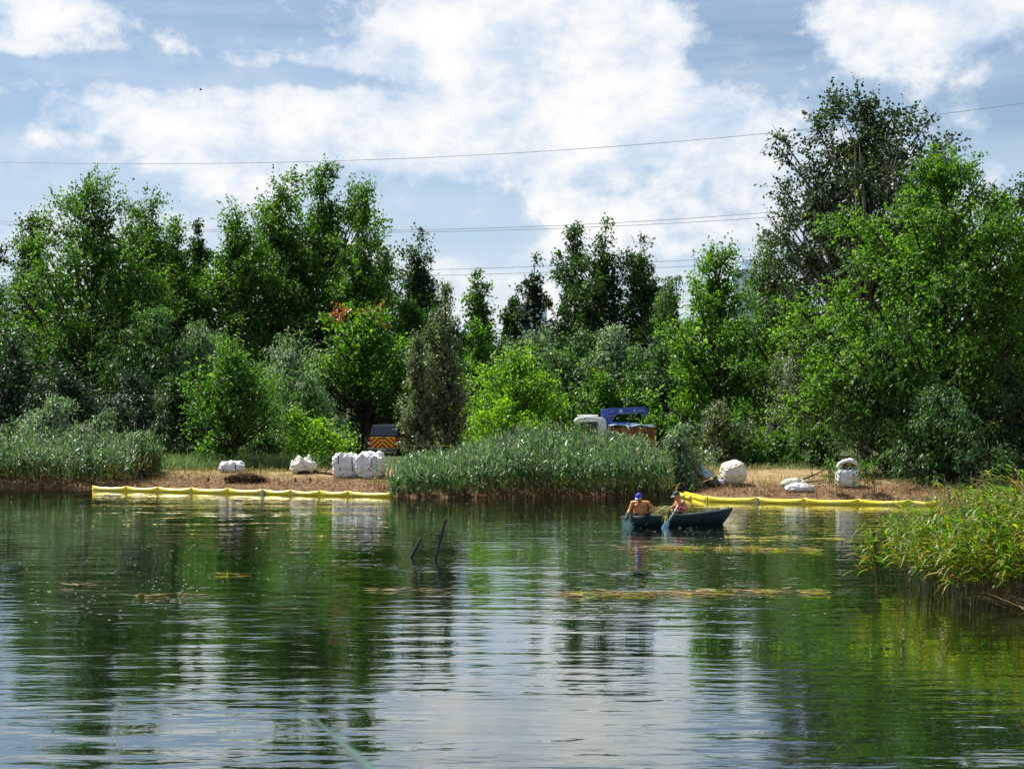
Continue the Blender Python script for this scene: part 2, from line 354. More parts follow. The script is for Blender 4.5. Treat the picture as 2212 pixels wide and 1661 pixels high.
def leaf_quads(p, a, nn, Lh, Wh):
    """p base points, a axis, nn rough normal -> vertex array of folded rhombic leaves"""
    a = nrm(a); b = nrm(np.cross(a, nn)); c = np.cross(b, a)
    Lh = Lh[:, None]; Wh = Wh[:, None]
    v = np.stack([p, p + a * Lh * .45 + b * Wh * .5 + c * Wh * .12, p + a * Lh, p + a * Lh * .45 - b * Wh * .5 + c * Wh * .12], 1)
    return v.reshape(-1, 3)
def crown_arrays(rg, prof, zb, H, Rr, spec, N, leaf, ncl, lean=(0, 0), squash=1.0, core=1.0):
    up, out, droop, spread, lf, wr, tw, hollow = SPEC[spec]
    pf = PROF[prof]
    ncl = int(ncl * 1.15); nb = max(9, int(round(ncl / 4.0)))
    ts = rg.random(nb * 14); keep = rg.random(nb * 14) < (.22 + pf(ts)); tb = np.sort(ts[keep]) * .97; tb = tb[np.linspace(0, len(tb) - 1, nb).astype(int)]
    ab = np.arange(nb) * 2.399963 + rg.normal(0, .3, nb)
    rb_ = Rr * 1.27 * pf(tb) * rg.uniform(.80, 1.15, nb) * (hollow + (1 - hollow) * rg.random(nb) ** .4)
    bs = Rr * (.32 + .16 * rg.random(nb)) * (.45 + .55 * pf(tb)) + .25                     # bough size
    bi = np.concatenate([np.arange(nb), rg.choice(nb, ncl - nb, p=bs ** 2 / np.sum(bs ** 2))]) if ncl > nb else np.arange(nb); ncl = len(bi)
    off = nrm(rg.normal(0, 1, (ncl, 3))) * (rg.random(ncl) ** .5)[:, None]; off[:nb] *= .3
    bx_ = np.stack([rb_ * np.cos(ab), rb_ * np.sin(ab) * squash, zb + tb * (H - zb)], 1)[bi] * np.array([1, 1, 1.0])
    out_ = np.maximum(rb_ - bs * .55, .05 * Rr)[bi] / np.maximum(rb_[bi], 1e-3); bx_[:, :2] *= out_[:, None]
    vert = 1.0 + .7 * min(up, 1.2)
    c = bx_ + off * bs[bi][:, None] * np.array([1, 1, vert]); c[:, 2] -= (bs[bi] * vert) * .8 * tb[bi]
    ldr = rg.random(ncl) < .13; tl_ = rg.uniform(.45, .95, ncl); c[ldr] = np.stack([rg.normal(0, .07 * Rr, ncl), rg.normal(0, .07 * Rr, ncl), zb + tl_ * (H - zb) - .3], 1)[ldr]   # along the leader
    t = np.clip((c[:, 2] - zb) / (H - zb), 0, 1); c[:, 2] = np.maximum(c[:, 2], zb * .6 + .1)
    c[:, 0] += lean[0] * t; c[:, 1] += lean[1] * t
    ang = np.arctan2(off[:, 1] + .8 * np.sin(ab[bi]), off[:, 0] + .8 * np.cos(ab[bi]))
    twl = (.17 * Rr * tw + .36) * rg.uniform(.75, 1.25, ncl)
    ntw = 22; nl = max(4, int(N / (ncl * ntw)))
    rad = np.stack([np.cos(ang), np.sin(ang), 0 * ang], 1)
    d = nrm(out * rad[:, None, :] + np.array([0, 0, up]) + rg.normal(0, spread * 1.25, (ncl, ntw, 3)))
    st = c[:, None, :] + rg.normal(0, .20, (ncl, ntw, 3)) * twl[:, None, None]
    ln = twl[:, None] * rg.uniform(.55, 1.2, (ncl, ntw))
    s = (np.arange(nl)[None, None, :] + rg.random((ncl, ntw, nl))) / nl
    pos = st[:, :, None, :] + d[:, :, None, :] * (s * ln[:, :, None])[..., None]
    pos[..., 2] -= droop * s ** 2 * ln[:, :, None]
    pos += rg.normal(0, .32 * leaf, pos.shape)
    tang = d[:, :, None, :] + np.array([0, 0, -1.0]) * (2 * droop * s)[..., None]
    axis = nrm(tang) * .7 + rg.normal(0, .55, pos.shape) + np.array([0, 0, -.15 - .4 * droop])
    nor = rg.normal(0, .42, pos.shape) + np.array([0, 0, .70]) + .35 * rad[:, None, None, :]
    # larger inner leaves that close the heart of the crown
    nc = max(60, int(N * .10)); tc_ = rg.random(nc * 3); tc_ = tc_[rg.random(nc * 3) < pf(tc_)][:nc]; ac = rg.uniform(0, 2 * math.pi, len(tc_)); rc = Rr * .62 * pf(tc_) * np.sqrt(rg.random(len(tc_))) * core
    pc = np.stack([rc * np.cos(ac) + lean[0] * tc_, rc * np.sin(ac) * squash + lean[1] * tc_, zb + (.03 + .74 * tc_) * (H - zb)], 1)
    inner = leaf_quads(pc, rg.normal(0, 1, pc.shape), rg.normal(0, .6, pc.shape) + np.array([0, 0, .5]), leaf * 1.9 * rg.uniform(.7, 1.3, len(pc)), leaf * 1.5 * rg.uniform(.7, 1.2, len(pc)))
    M = pos.reshape(-1, 3); n = len(M)
    Lh = leaf * lf * rg.uniform(.65, 1.3, n)
    return c, t, np.concatenate([leaf_quads(M, axis.reshape(-1, 3), nor.reshape(-1, 3), Lh, Lh * wr * rg.uniform(.8, 1.15, n)), inner]), np.concatenate([np.repeat(np.arange(ncl), ntw * nl), np.full(len(pc), -1)])
def trunk_mesh(rg, H, zb, c, r0, barkmat, lean=(0, 0), top=.9):
    mb = MB(); n = 9
    pts = []; wob = rg.normal(0, .012 * H, (n, 2)); wob[0] = 0
    for i in range(n):
        f = i / (n - 1); pts.append(Vector((wob[i, 0] * f + lean[0] * max(0, f - zb / H), wob[i, 1] * f + lean[1] * max(0, f - zb / H), -.15 + f * (H * top + .15))))
    rads = [r0 * (1.25 if i == 0 else 1) * (1 - .88 * (i / (n - 1)) ** 1.1) for i in range(n)]
    mb.tube(pts, rads, 8, cap=False)
    def tp(z):
        f = min(max((z + .15) / (H * top + .15), 0), 1) * (n - 1); i = min(int(f), n - 2); return pts[i].lerp(pts[i + 1], f - i), rads[i] + (rads[i + 1] - rads[i]) * (f - i)
    for q in c:
        q = Vector(q); rd = math.hypot(q.x, q.y); z0 = max(zb * .55, q.z - rd * .95 - .06 * H); a, ra = tp(z0)
        m1 = a.lerp(q, .5) + Vector((0, 0, -.05 * rd)) + Vector(rg.normal(0, .03 * rd + .02, 3))
        rb = min(ra * .55, .018 * (rd + .6) + .012)
        mb.tube([a, m1, q, q + (q - m1) * .35], [rb, rb * .7, rb * .42, rb * .1], 4, cap=False)
    return mb
def make_tree(name, label, x, ytop, d, hw, ybot, prof, spec, leafk, cat='tree', base=None, dens=1.0, ncl=None, bark=None, lean=0.0, leafscale=1.0, seed=None, red=0.0, group=None, squash=1.0, trunk_r=None, trunk_x=None):
    """x, ytop, ybot, hw: where the crown stands in the 2212 wide frame; d: metres out"""
    rg = np.random.default_rng(seed if seed is not None else abs(hash_(name + label)) % (2 ** 31))
    top = P(x, ytop, d); bx = P(trunk_x if trunk_x is not None else x - lean, ytop, d).x
    gzv = gzf(bx, d); H = top.z - gzv; zb = max(.15, P(x, ybot, d).z - gzv); Rr = hw * d / F
    ln = (top.x - bx, 0)
    area = 2 * hw * (ybot - ytop) * .214 * .8
    leaf = max(.085, .00195 * d) * leafscale
    N = int(area * 1.12 * dens / leafscale ** 1.6) + 800
    ncl = int(ncl * 1.45) if ncl else int(np.clip(area / 120, 18, 110))
    c, t, v, ci = crown_arrays(rg, prof, zb, H, Rr, spec, N, leaf, ncl, ln, squash)
    root = thing(name, label, cat, (bx, d, gzv), 0, group)
    bark = bark or BARK
    trunk_mesh(rg, H, zb, c, trunk_r or (.012 * H + .02 * Rr + .03), bark, ln).build('trunk' if cat == 'tree' else 'stems', bark, root, smooth=True, fix=False)
    n = len(v) // 4; q = np.arange(n * 4).reshape(n, 4)
    if red:
        isred = np.isin(ci, np.where((t > .75) & (rg.random(len(t)) < red))[0])
        rv = v.reshape(-1, 4, 3)[isred].reshape(-1, 3); v = v.reshape(-1, 4, 3)[~isred].reshape(-1, 3); q = np.arange(len(v)).reshape(-1, 4)
        if len(rv):
            o = obj('reddening_leaves', npmesh('reddening_leaves', rv, [np.arange(len(rv)).reshape(-1, 4)], [L['red']]), root); o['kind'] = 'stuff'
    o = obj('crown' if cat == 'tree' else 'foliage', npmesh('crown', v, [q], [L[leafk]]), root); o['kind'] = 'stuff'
    return root
def hash_(s):
    h = 7
    for ch in s: h = (h * 31 + ord(ch)) % 1000003
    return h

POP = 'poplars on the left of the wood'; 
TREES = [
 # name, label, x, ytop, d, hw, ybot, profile, spec, leaf, options
 ('poplar_tree', 'dark poplar cut off by the left edge of the picture', -25, 462, 112, 52, 830, 'poplar', 'poplar', 'dark', {}),
 ('poplar_tree', 'slim dark poplar, second from the left edge, sky showing through', 68, 452, 106, 96, 800, 'poplar', 'poplar', 'dark', dict(dens=.7, seed=3)),
 ('poplar_tree', 'tall leafy poplar with ragged top, highest in the far left group', 205, 362, 88, 190, 840, 'broad', 'poplar', 'poplar', dict(seed=11, ncl=75)),
 ('poplar_tree', 'poplar just right of the tallest one in the far left group', 318, 404, 94, 124, 800, 'poplar', 'poplar', 'poplar', dict(seed=12)),
 ('poplar_tree', 'lower poplar on the right shoulder of the far left group', 374, 452, 97, 106, 800, 'poplar', 'poplar', 'poplar', dict(seed=13)),
 ('poplar_tree', 'narrow dark poplar standing in the gap between the two left groups', 430, 460, 118, 60, 760, 'poplar', 'poplar', 'dark', dict(seed=14)),
 ('poplar_tree', 'poplar forming the left shoulder of the big central left group', 508, 428, 96, 132, 800, 'poplar', 'poplar', 'poplar', dict(seed=15)),
 ('poplar_tree', 'tall poplar left of the highest crown in the big left group', 606, 362, 101, 156, 820, 'poplar', 'poplar', 'poplar', dict(seed=16)),
 ('poplar_tree', 'highest poplar of the big left group, broad pointed crown', 700, 342, 105, 150, 800, 'broad', 'poplar', 'poplar', dict(seed=17, ncl=70)),
 ('lombardy_poplar', 'dense spindle shaped poplar in front of the highest poplar', 784, 392, 98, 108, 860, 'poplar', 'column', 'poplar', dict(seed=18, ncl=70)),
 ('poplar_tree', 'dark open poplar right of the spindle shaped one', 903, 496, 114, 98, 800, 'poplar', 'poplar', 'dark', dict(seed=19)),
 ('poplar_tree', 'small pointed poplar alone in the sky gap at the middle', 1036, 578, 112, 78, 830, 'cone', 'poplar', 'poplar', dict(seed=20)),
 ('poplar_tree', 'low poplar below the wires beside the middle gap', 1104, 645, 125, 50, 800, 'poplar', 'poplar', 'dark', dict(seed=21, dens=.8)),
 ('poplar_tree', 'thin see-through poplar left of the central poplar cluster', 1156, 533, 122, 46, 780, 'poplar', 'poplar', 'aspen', dict(seed=22, dens=.55)),
 ('poplar_tree', 'tallest narrow poplar of the central cluster', 1240, 472, 124, 66, 800, 'column', 'poplar', 'dark', dict(seed=23)),
 ('poplar_tree', 'wide dark poplar of the central cluster', 1298, 488, 120, 96, 800, 'broad', 'poplar', 'dark', dict(seed=24)),
 ('poplar_tree', 'single dark poplar right of the central cluster', 1388, 503, 120, 80, 800, 'column', 'poplar', 'dark', dict(seed=25)),
 ('birch_tree', 'soft drooping birch between the dark poplar and the yellow green tree', 1444, 585, 116, 50, 800, 'round', 'birch', 'birch', dict(seed=26, bark='birch')),
 ('poplar_tree', 'yellow green poplar at the right of the middle, ragged top', 1548, 502, 82, 128, 930, 'broad', 'poplar', 'maple', dict(seed=27, ncl=70)),
 ('birch_tree', 'birch with hanging tip beside the great dark aspen', 1662, 462, 86, 84, 900, 'poplar', 'birch', 'birch', dict(seed=28, bark='birch', ncl=60)),
 ('poplar_tree', 'bushy green tree below the hanging birch', 1718, 556, 78, 128, 920, 'broad', 'round', 'green', dict(seed=29, ncl=60)),
 ('aspen_tree', 'great dark aspen with pale branches, highest tree on the right', 1868, 186, 74, 218, 660, 'dome', 'aspen', 'aspen', dict(seed=30, ncl=105, dens=1.0, bark='pale')),
 ('maple_tree', 'huge bright green maple on the right, domed crown down to the ground', 2030, 300, 61, 246, 960, 'broad', 'maple', 'maple', dict(seed=31, ncl=115, dens=1.25, leafscale=.92)),
 ('maple_tree', 'dark crown cut off by the right edge of the picture', 2225, 345, 65, 120, 940, 'broad', 'maple', 'dark', dict(seed=32, ncl=70)),  # dark leaf colour stands in for the shade at this edge
 ('willow_tree', 'silvery willow hanging in front of the huge maple', 1905, 690, 59, 125, 975, 'broad', 'willow', 'willow', dict(seed=33, ncl=70, dens=1.15, trunk_x=1945)),
 ('willow_tree', 'low dark willow at the water side near the right reeds', 2040, 800, 55.5, 110, 1050, 'broad', 'willow', 'willow', dict(seed=34, ncl=50)),
 ('willow_tree', 'dark leafy tree at the right edge behind the foreground reeds', 2180, 760, 57.5, 110, 1060, 'broad', 'round', 'dark', dict(seed=35, ncl=50)),
 ('willow_tree', 'forked grey green willow below the far left poplars', 330, 640, 82, 100, 850, 'broad', 'willow', 'willow', dict(seed=36)),
 ('willow_tree', 'silvery willow crown beside the forked willow', 428, 672, 84, 66, 860, 'round', 'willow', 'silver', dict(seed=37)),
 ('locust_tree', 'very dark locust at the left edge above the reeds', 25, 700, 76, 90, 1010, 'broad', 'locust', 'locust', dict(seed=38)),
 ('locust_tree', 'dark locust with lighter sprays, left of the forked willow', 150, 760, 74, 92, 1000, 'broad', 'locust', 'locust', dict(seed=39)),
 ('locust_tree', 'dark rounded locust under the forked willow', 290, 782, 73, 92, 1000, 'broad', 'locust', 'locust', dict(seed=40)),
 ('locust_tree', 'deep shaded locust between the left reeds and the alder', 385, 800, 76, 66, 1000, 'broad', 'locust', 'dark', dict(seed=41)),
 ('alder_tree', 'mid green tree with a bare lower trunk left of the bags', 500, 718, 67, 118, 935, 'broad', 'round', 'green', dict(seed=42, ncl=60, trunk_x=506)),
 ('willow_tree', 'silver grey willow between the alder and the reddening maple', 622, 702, 77, 100, 960, 'broad', 'willow', 'silver', dict(seed=43, ncl=50)),
 ('willow_tree', 'dark green willow under the silver grey one', 662, 790, 74, 70, 985, 'broad', 'willow', 'willow', dict(seed=44)),
 ('maple_tree', 'maple with reddening top above the pickup', 795, 640, 91, 128, 862, 'broad', 'maple', 'maple', dict(seed=45, ncl=60, red=.26, trunk_x=795, trunk_r=.2)),
 ('maple_tree', 'smaller maple behind, right of the reddening one', 878, 622, 96, 66, 900, 'broad', 'maple', 'green', dict(seed=46)),
 ('grey_poplar', 'tall grey leaved columnar poplar right of the pickup', 962, 602, 71, 54, 975, 'column', 'column', 'grey', dict(seed=47, ncl=55)),
 ('grey_poplar', 'shorter grey leaved columnar poplar beside the pickup', 904, 705, 70, 44, 985, 'column', 'column', 'grey', dict(seed=48, ncl=45)),
 ('plum_tree', 'bright yellow green tree behind the reed bed', 1112, 722, 76, 112, 960, 'broad', 'round', 'lime', dict(seed=49, ncl=60)),
 ('poplar_tree', 'leafy poplar low in the gap right of the grey poplars', 1035, 690, 90, 60, 900, 'poplar', 'poplar', 'green', dict(seed=50)),
 ('sumac_tree', 'pale grey green crown left in the row behind the crane', 1165, 700, 98, 96, 880, 'broad', 'locust', 'silver', dict(seed=51)),
 ('sumac_tree', 'pale grey green crown in the middle of the row behind the crane', 1250, 690, 96, 96, 900, 'broad', 'locust', 'willow', dict(seed=52)),
 ('sumac_tree', 'pale grey green crown right of the middle above the crane', 1335, 690, 94, 94, 900, 'broad', 'locust', 'silver', dict(seed=53)),
 ('sumac_tree', 'pale grey green crown at the right end of that row', 1432, 712, 92, 88, 900, 'broad', 'locust', 'willow', dict(seed=54)),
 ('birch_tree', 'two-tone birch with white trunk left of the great maple', 1728, 690, 72, 60, 905, 'round', 'birch', 'grey', dict(seed=55, bark='birch', ncl=45, trunk_x=1722)),
 ('birch_tree', 'slim birch with white trunk, the right one of the pair', 1756, 730, 73, 40, 890, 'round', 'birch', 'birch', dict(seed=56, bark='birch', trunk_x=1746)),
]
SHRUBS = [
 ('shrub', 'bright green bush left of the pickup', 682, 882, 69, 84, 990, 'bush', 'round', 'lime', dict(seed=61)),
 ('shrub', 'light green bush in front of the yellow green tree', 1082, 850, 68, 92, 985, 'bush', 'round', 'lime', dict(seed=62)),
 ('shrub', 'leafy green bush left of the truck cab', 1192, 845, 79, 52, 960, 'bush', 'round', 'green', dict(seed=63)),
 ('shrub', 'green bush standing behind the truck crane boom', 1300, 790, 92, 80, 960, 'bush', 'round', 'maple', dict(seed=64)),
 ('shrub', 'green bush behind the truck cargo box', 1400, 800, 91, 80, 960, 'bush', 'round', 'green', dict(seed=65)),
 ('shrub', 'green bush at the tail end of the truck', 1476, 830, 86, 60, 980, 'bush', 'round', 'maple', dict(seed=66)),
 ('shrub', 'greyish bush right of the reed bed end', 1545, 850, 68, 60, 1002, 'bush', 'round', 'grey', dict(seed=67)),
 ('shrub', 'dark bush behind the round white bag', 1600, 860, 69, 60, 1002, 'bush', 'round', 'green', dict(seed=68)),
 ('shrub', 'dark bush under the two birch trunks', 1690, 905, 70, 66, 1004, 'bush', 'round', 'green', dict(seed=69)),
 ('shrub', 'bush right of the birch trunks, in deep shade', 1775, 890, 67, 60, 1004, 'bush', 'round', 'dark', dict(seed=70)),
 ('willow_shrub', 'silvery willow bush at the right end of the reed bed', 1466, 902, 56.2, 46, 1066, 'bush', 'willow', 'silver', dict(seed=71, ncl=34)),
 ('willow_shrub', 'silver green willow bush rising from the left reeds', 112, 838, 66, 72, 1000, 'bush', 'willow', 'silver', dict(seed=72)),
 ('willow_shrub', 'small grey willow bush right of the other in the left reeds', 214, 868, 65, 52, 1000, 'bush', 'willow', 'silver', dict(seed=73)),
 ('willow_shrub', 'young green willow bush at the right end of the left reeds', 300, 925, 63, 42, 1010, 'bush', 'willow', 'willow', dict(seed=74)),
 ('shrub', 'brownish green bush at the left edge of the picture', 15, 915, 66, 42, 1010, 'bush', 'round', 'dark', dict(seed=75)),
 ('shrub', 'low leafy bush around the foot of the alder trunk', 470, 935, 68, 46, 985, 'bush', 'round', 'green', dict(seed=76)),
 ('shrub', 'low dark bush right of the alder trunk', 565, 905, 71, 56, 985, 'bush', 'round', 'dark', dict(seed=77)),
 ('willow_shrub', 'pale willow bush growing through the middle of the reed bed', 1165, 935, 59, 48, 1020, 'bush', 'willow', 'silver', dict(seed=78)),
 ('willow_shrub', 'green willow bush in the reed bed in front of the truck', 1270, 930, 60, 60, 1020, 'bush', 'willow', 'willow', dict(seed=79)),
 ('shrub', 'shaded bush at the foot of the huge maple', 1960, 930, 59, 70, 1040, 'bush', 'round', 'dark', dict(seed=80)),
 ('shrub', 'dark bush on the bank behind the foreground reeds', 2105, 930, 58.5, 80, 1060, 'bush', 'round', 'dark', dict(seed=81)),
 ('shrub', 'leafy bush filling the gap behind the alder', 455, 790, 86, 80, 960, 'bush', 'round', 'green', dict(seed=82)),
 ('shrub', 'dark bush behind the pickup roof', 845, 850, 104, 90, 960, 'bush', 'round', 'dark', dict(seed=83)),
]
for row in TREES + SHRUBS:
    o = dict(row[10]); bk = {'birch': BIRCHB, 'pale': BARKP}.get(o.pop('bark', None))
    make_tree(*row[:10], cat='tree' if row in TREES else 'shrub', bark=bk, **o)
# the deep wood behind: one mass that nobody could count
rg = np.random.default_rng(5); vs = []
for i in range(46):
    x = -150 + i * 52 + rg.uniform(-20, 20); d = rg.uniform(128, 150); yt = rg.uniform(600, 690) if x < 930 else rg.uniform(670, 730)
    top = P(x, yt, d); c, t, v, ci = crown_arrays(rg, 'broad', .5, top.z - .5, rg.uniform(3.6, 5.0), 'round', 2300, .40, 24)
    vs.append(v + np.array([top.x, d, .5]))
v = np.concatenate(vs)
tag(obj('distant_wood', npmesh('distant_wood', v, [np.arange(len(v)).reshape(-1, 4)], [L['dark']])), 'dark mass of distant wood behind the tree line', 'wood', kind='stuff')
# ------------------------------------------------------------------ reeds
REED = leafmat('reed_leaf', ((.020, .066, .020), (.055, .135, .052), (.19, .29, .18)), .34, (1.8, 1.9, .8), .42, .6, .2)
REEDY = leafmat('yellowed_reed_leaf', ((.20, .13, .02), (.34, .24, .03), (.24, .11, .03)), .4, (1.5, 1.4, .8), .5, .3)
REEDN = leafmat('near_reed_leaf', ((.016, .062, .003), (.075, .19, .008), (.18, .31, .024), ((.36, .27, .02), .985)), .52, (1.6, 1.9, .5), .42, .45, .25)
STEM = leafmat('reed_stem', ((.07, .05, .02), (.12, .09, .035), (.06, .08, .02)), .1, (1, 1, 1), .6, .3)
PLUME = leafmat('reed_plume', ((.14, .11, .08), (.22, .18, .13), (.28, .24, .18)), .35, (1.2, 1.2, 1.1), .8, .2)
STRAW = leafmat('dead_straw', ((.10, .055, .025), (.24, .15, .07), (.42, .31, .17)), .15, (1.1, 1.1, 1), .8, .2, .2)
BROWN = leafmat('brown_litter', ((.035, .020, .012), (.11, .06, .03), (.22, .13, .06)), .1, (1, 1, 1), .85, .2, .2)
GRASS = leafmat('bank_grass', ((.05, .09, .02), (.24, .20, .07), (.46, .36, .17)), .35, (1.3, 1.3, .8), .7, .25, .35)
TALLG = leafmat('tall_grass', ((.05, .11, .04), (.09, .16, .06), (.17, .22, .10)), .4, (1.6, 1.6, .9), .5, .35, .25)
def ribbons(att, dirv, elev, Ln, Wd, sag):
    """curved blades -> verts (n*8), quads"""
    n = len(att); s = np.array([0, .35, .72, 1.0]); ww = np.array([.45, 1.0, .75, .06])
    hd = np.stack([np.cos(dirv), np.sin(dirv), 0 * dirv], 1); sd = np.stack([-np.sin(dirv), np.cos(dirv), 0 * dirv], 1)
    pos = att[:, None, :] + hd[:, None, :] * (s[None, :] * (Ln * np.cos(elev))[:, None])[..., None]
    pos[..., 2] += s[None, :] * (Ln * np.sin(elev))[:, None] - (s[None, :] ** 2) * (Ln * sag)[:, None]
    tilt = sd + np.stack([0 * dirv, 0 * dirv, np.random.default_rng(1).normal(0, .5, n)], 1); tilt = nrm(tilt)
    off = tilt[:, None, :] * (ww[None, :] * Wd[:, None] * .5)[..., None]
    v = np.stack([pos - off, pos + off], 2).reshape(-1, 3)
    b = np.arange(n)[:, None] * 8
    q = np.concatenate([b + np.array([[0, 1, 3, 2]]) + 2 * k for k in range(3)], 0)
    return v, q
def reeds(rg, xy, z0, h, nleaf=10, leafL=.38, leafW=.032, wind=math.pi, windk=.8, lean=.10, yel=.35, plume=.2, lo=.22, rs=.006, sagk=1.0, elo=.45, ehi=1.2):
    """-> verts, quads, material index (0 leaf, 1 yellow leaf, 2 stem, 3 plume)"""
    n = len(xy); V = []; Q = []; Mi = []; o = 0
    ld = wind + rg.normal(0, .8, n); lk = np.abs(rg.normal(lean, lean * .6, n)) * h
    def at(f): return np.stack([xy[:, 0] + np.cos(ld) * lk * f ** 2, xy[:, 1] + np.sin(ld) * lk * f ** 2, z0 + h * f], 1)
    lev = [at(np.full(n, f)) for f in (0, .4, .75, 1.0)]; tri = np.array([[1, 0, 0], [-.5, .87, 0], [-.5, -.87, 0]])
    sv = np.stack([lv[:, None, :] + tri[None] * rs * (1 - .7 * f) for lv, f in zip(lev, (0, .4, .75, 1))], 1)   # n,4,3,3
    V.append(sv.reshape(-1, 3)); b = np.arange(n)[:, None] * 12
    q = np.concatenate([b + np.array([[k * 3 + j, k * 3 + (j + 1) % 3, k * 3 + 3 + (j + 1) % 3, k * 3 + 3 + j]]) for k in range(3) for j in range(3)], 0)
    Q.append(q); Mi.append(np.full(len(q), 2)); o += n * 12
    f = lo + (.98 - lo) * (np.arange(nleaf)[None, :] + rg.random((n, nleaf))) / nleaf
    att = np.stack([xy[:, 0, None] + np.cos(ld)[:, None] * lk[:, None] * f ** 2, xy[:, 1, None] + np.sin(ld)[:, None] * lk[:, None] * f ** 2, z0[:, None] + h[:, None] * f], 2).reshape(-1, 3)
    ff = f.ravel(); m = len(ff)
    rd = rg.uniform(0, 2 * math.pi, m); wx_ = np.cos(rd) + windk * math.cos(wind); wy_ = np.sin(rd) + windk * math.sin(wind)
    dr = np.arctan2(wy_, wx_); Ln = leafL * rg.uniform(.6, 1.25, m) * (.75 + .4 * np.sin(np.pi * ff)); Wd = leafW * rg.uniform(.7, 1.2, m)
    el_ = rg.uniform(elo, ehi, m); sg = rg.uniform(.35, 1.0, m) * sagk
    v, q = ribbons(att, dr, el_, Ln, Wd, sg)
    yl = (rg.random(m) < yel * np.clip(1.5 - 2.0 * ff, .03, 1)).astype(int)
    V.append(v); Q.append(q + o); Mi.append(np.tile(yl, 3)); o += len(v)
    pk = np.where(rg.random(n) < plume)[0]
    if len(pk):
        top = lev[3][pk]; k = 7; a = np.repeat(top, k, 0) + rg.normal(0, .006, (len(pk) * k, 3)); a[:, 2] += np.tile(np.linspace(-.05, .18, k), len(pk))
        v, q = ribbons(a, wind + rg.normal(0, 1.2, len(a)), rg.uniform(.9, 1.4, len(a)), rg.uniform(.13, .24, len(a)), np.full(len(a), .018), np.full(len(a), .5))
        V.append(v); Q.append(q + o); Mi.append(np.full(len(q), 3)); o += len(v)
    return np.concatenate(V), np.concatenate(Q), np.concatenate(Mi)
def reed_variants(seed, count, mats, **kw):
    out = []
    for i in range(count):
        rg = np.random.default_rng(seed + i); h = np.array([rg.uniform(.85, 1.1)]) * kw.get('H', 2.0)
        k = {a: b for a, b in kw.items() if a != 'H'}
        v, q, mi = reeds(rg, np.zeros((1, 2)), np.zeros(1), h, **k); out.append(npmesh('reed', v, [q], mats, mi))
    return out
def place_reeds(root, meshes, pts, rg, rz=.5, smin=.8, smax=1.15, sc=None):
    for i, (x, y, z) in enumerate(pts):
        o = obj('reed', meshes[i % len(meshes)], root); s = (sc[i] if sc is not None else 1) * rg.uniform(smin, smax)
        o.location = Vector((x, y, z)) - root.location; o.rotation_euler = (rg.normal(0, .05), rg.normal(0, .05), rg.normal(0, rz)); o.scale = (min(s, 1.1), min(s, 1.1), s)
FAR = [REED, REEDY, STEM, PLUME]
fv = reed_variants(100, 10, FAR, H=1.75, nleaf=12, leafL=.46, leafW=.050, plume=.25, windk=.7, lean=.08, elo=.75, ehi=1.4, sagk=.7)
# reed bed in the middle
rg = np.random.default_rng(21)
bed = thing('reed_bed', 'broad bed of silvery green reeds at the water edge in the middle', 'reeds', (1.0, 53.5, 0))
front = [(x, 52.6 + rg.uniform(0, .9) + .25 * math.sin(x * 1.7), -.05) for x in np.linspace(-4.0, 5.6, 290) + rg.normal(0, .06, 290)]
place_reeds(bed, fv, front, rg, .6, .75, 1.08, [(.70 + .30 * float(smooth((q[0] + 4.2) / 6.5))) * rg.uniform(.85, 1.12) for q in front])
N = 2300; X = rg.uniform(-4.3, 5.7, N); Y = 53.0 + rg.random(N) ** .8 * 6.2; Z = np.maximum(gz(X, Y), -.05); hh = (1.55 + .35 * np.sin(X * .9 + 1) * .5 + .25 * smooth((X - 1) / 4)) * rg.uniform(.66, 1.14, N) * (.70 + .34 * smooth((X + 4.2) / 6.5)) * (1 + .10 * hnoise(X * 3, Y * 3, 12)) * np.where(rg.random(N) < .05, 1.22, 1)
v, q, mi = reeds(rg, np.stack([X, Y], 1), Z, hh * (1 - .35 * smooth((np.abs(X - .7) - 4.2) / .9)), 9, .48, .052, plume=.16, windk=.6, lean=.08, yel=.10, elo=.8, ehi=1.42, sagk=.6)
o = obj('reed_mass', npmesh('reed_mass', v, [q], FAR, mi), bed, (-1.0, -53.5, 0)); o['kind'] = 'stuff'
# reeds along the left bank
lb = thing('reed_bed', 'reeds and willow sprouts along the bank at the far left', 'reeds', (-17, 62, 0))
front = []
for x in np.linspace(-21.5, -14.9, 190):
    y = np.interp(x, SX, SY) + rg.uniform(-.5, .7); front.append((x + rg.normal(0, .05), y + max(0, (x + 15.5)) * .5, max(gzf(x, y), -.05)))
place_reeds(lb, fv, front, rg, .7, .62, 1.0)
N = 1500; X = rg.uniform(-23, -14.7, N); Y = np.interp(X, SX, SY) + .3 + rg.random(N) * 4.5; keep = Y - np.interp(X, SX, SY) > (X + 16.2) * 1.6; X, Y = X[keep], Y[keep]
v, q, mi = reeds(rg, np.stack([X, Y], 1), np.maximum(gz(X, Y), -.05), rg.uniform(1.0, 1.95, len(X)) * np.where(X > -14.6, .7, 1), 9, .46, .050, plume=.15, windk=.6, lean=.12, yel=.22, elo=.75, ehi=1.4, sagk=.65)
o = obj('reed_mass', npmesh('reed_mass', v, [q], FAR, mi), lb, (17, -62, 0)); o['kind'] = 'stuff'
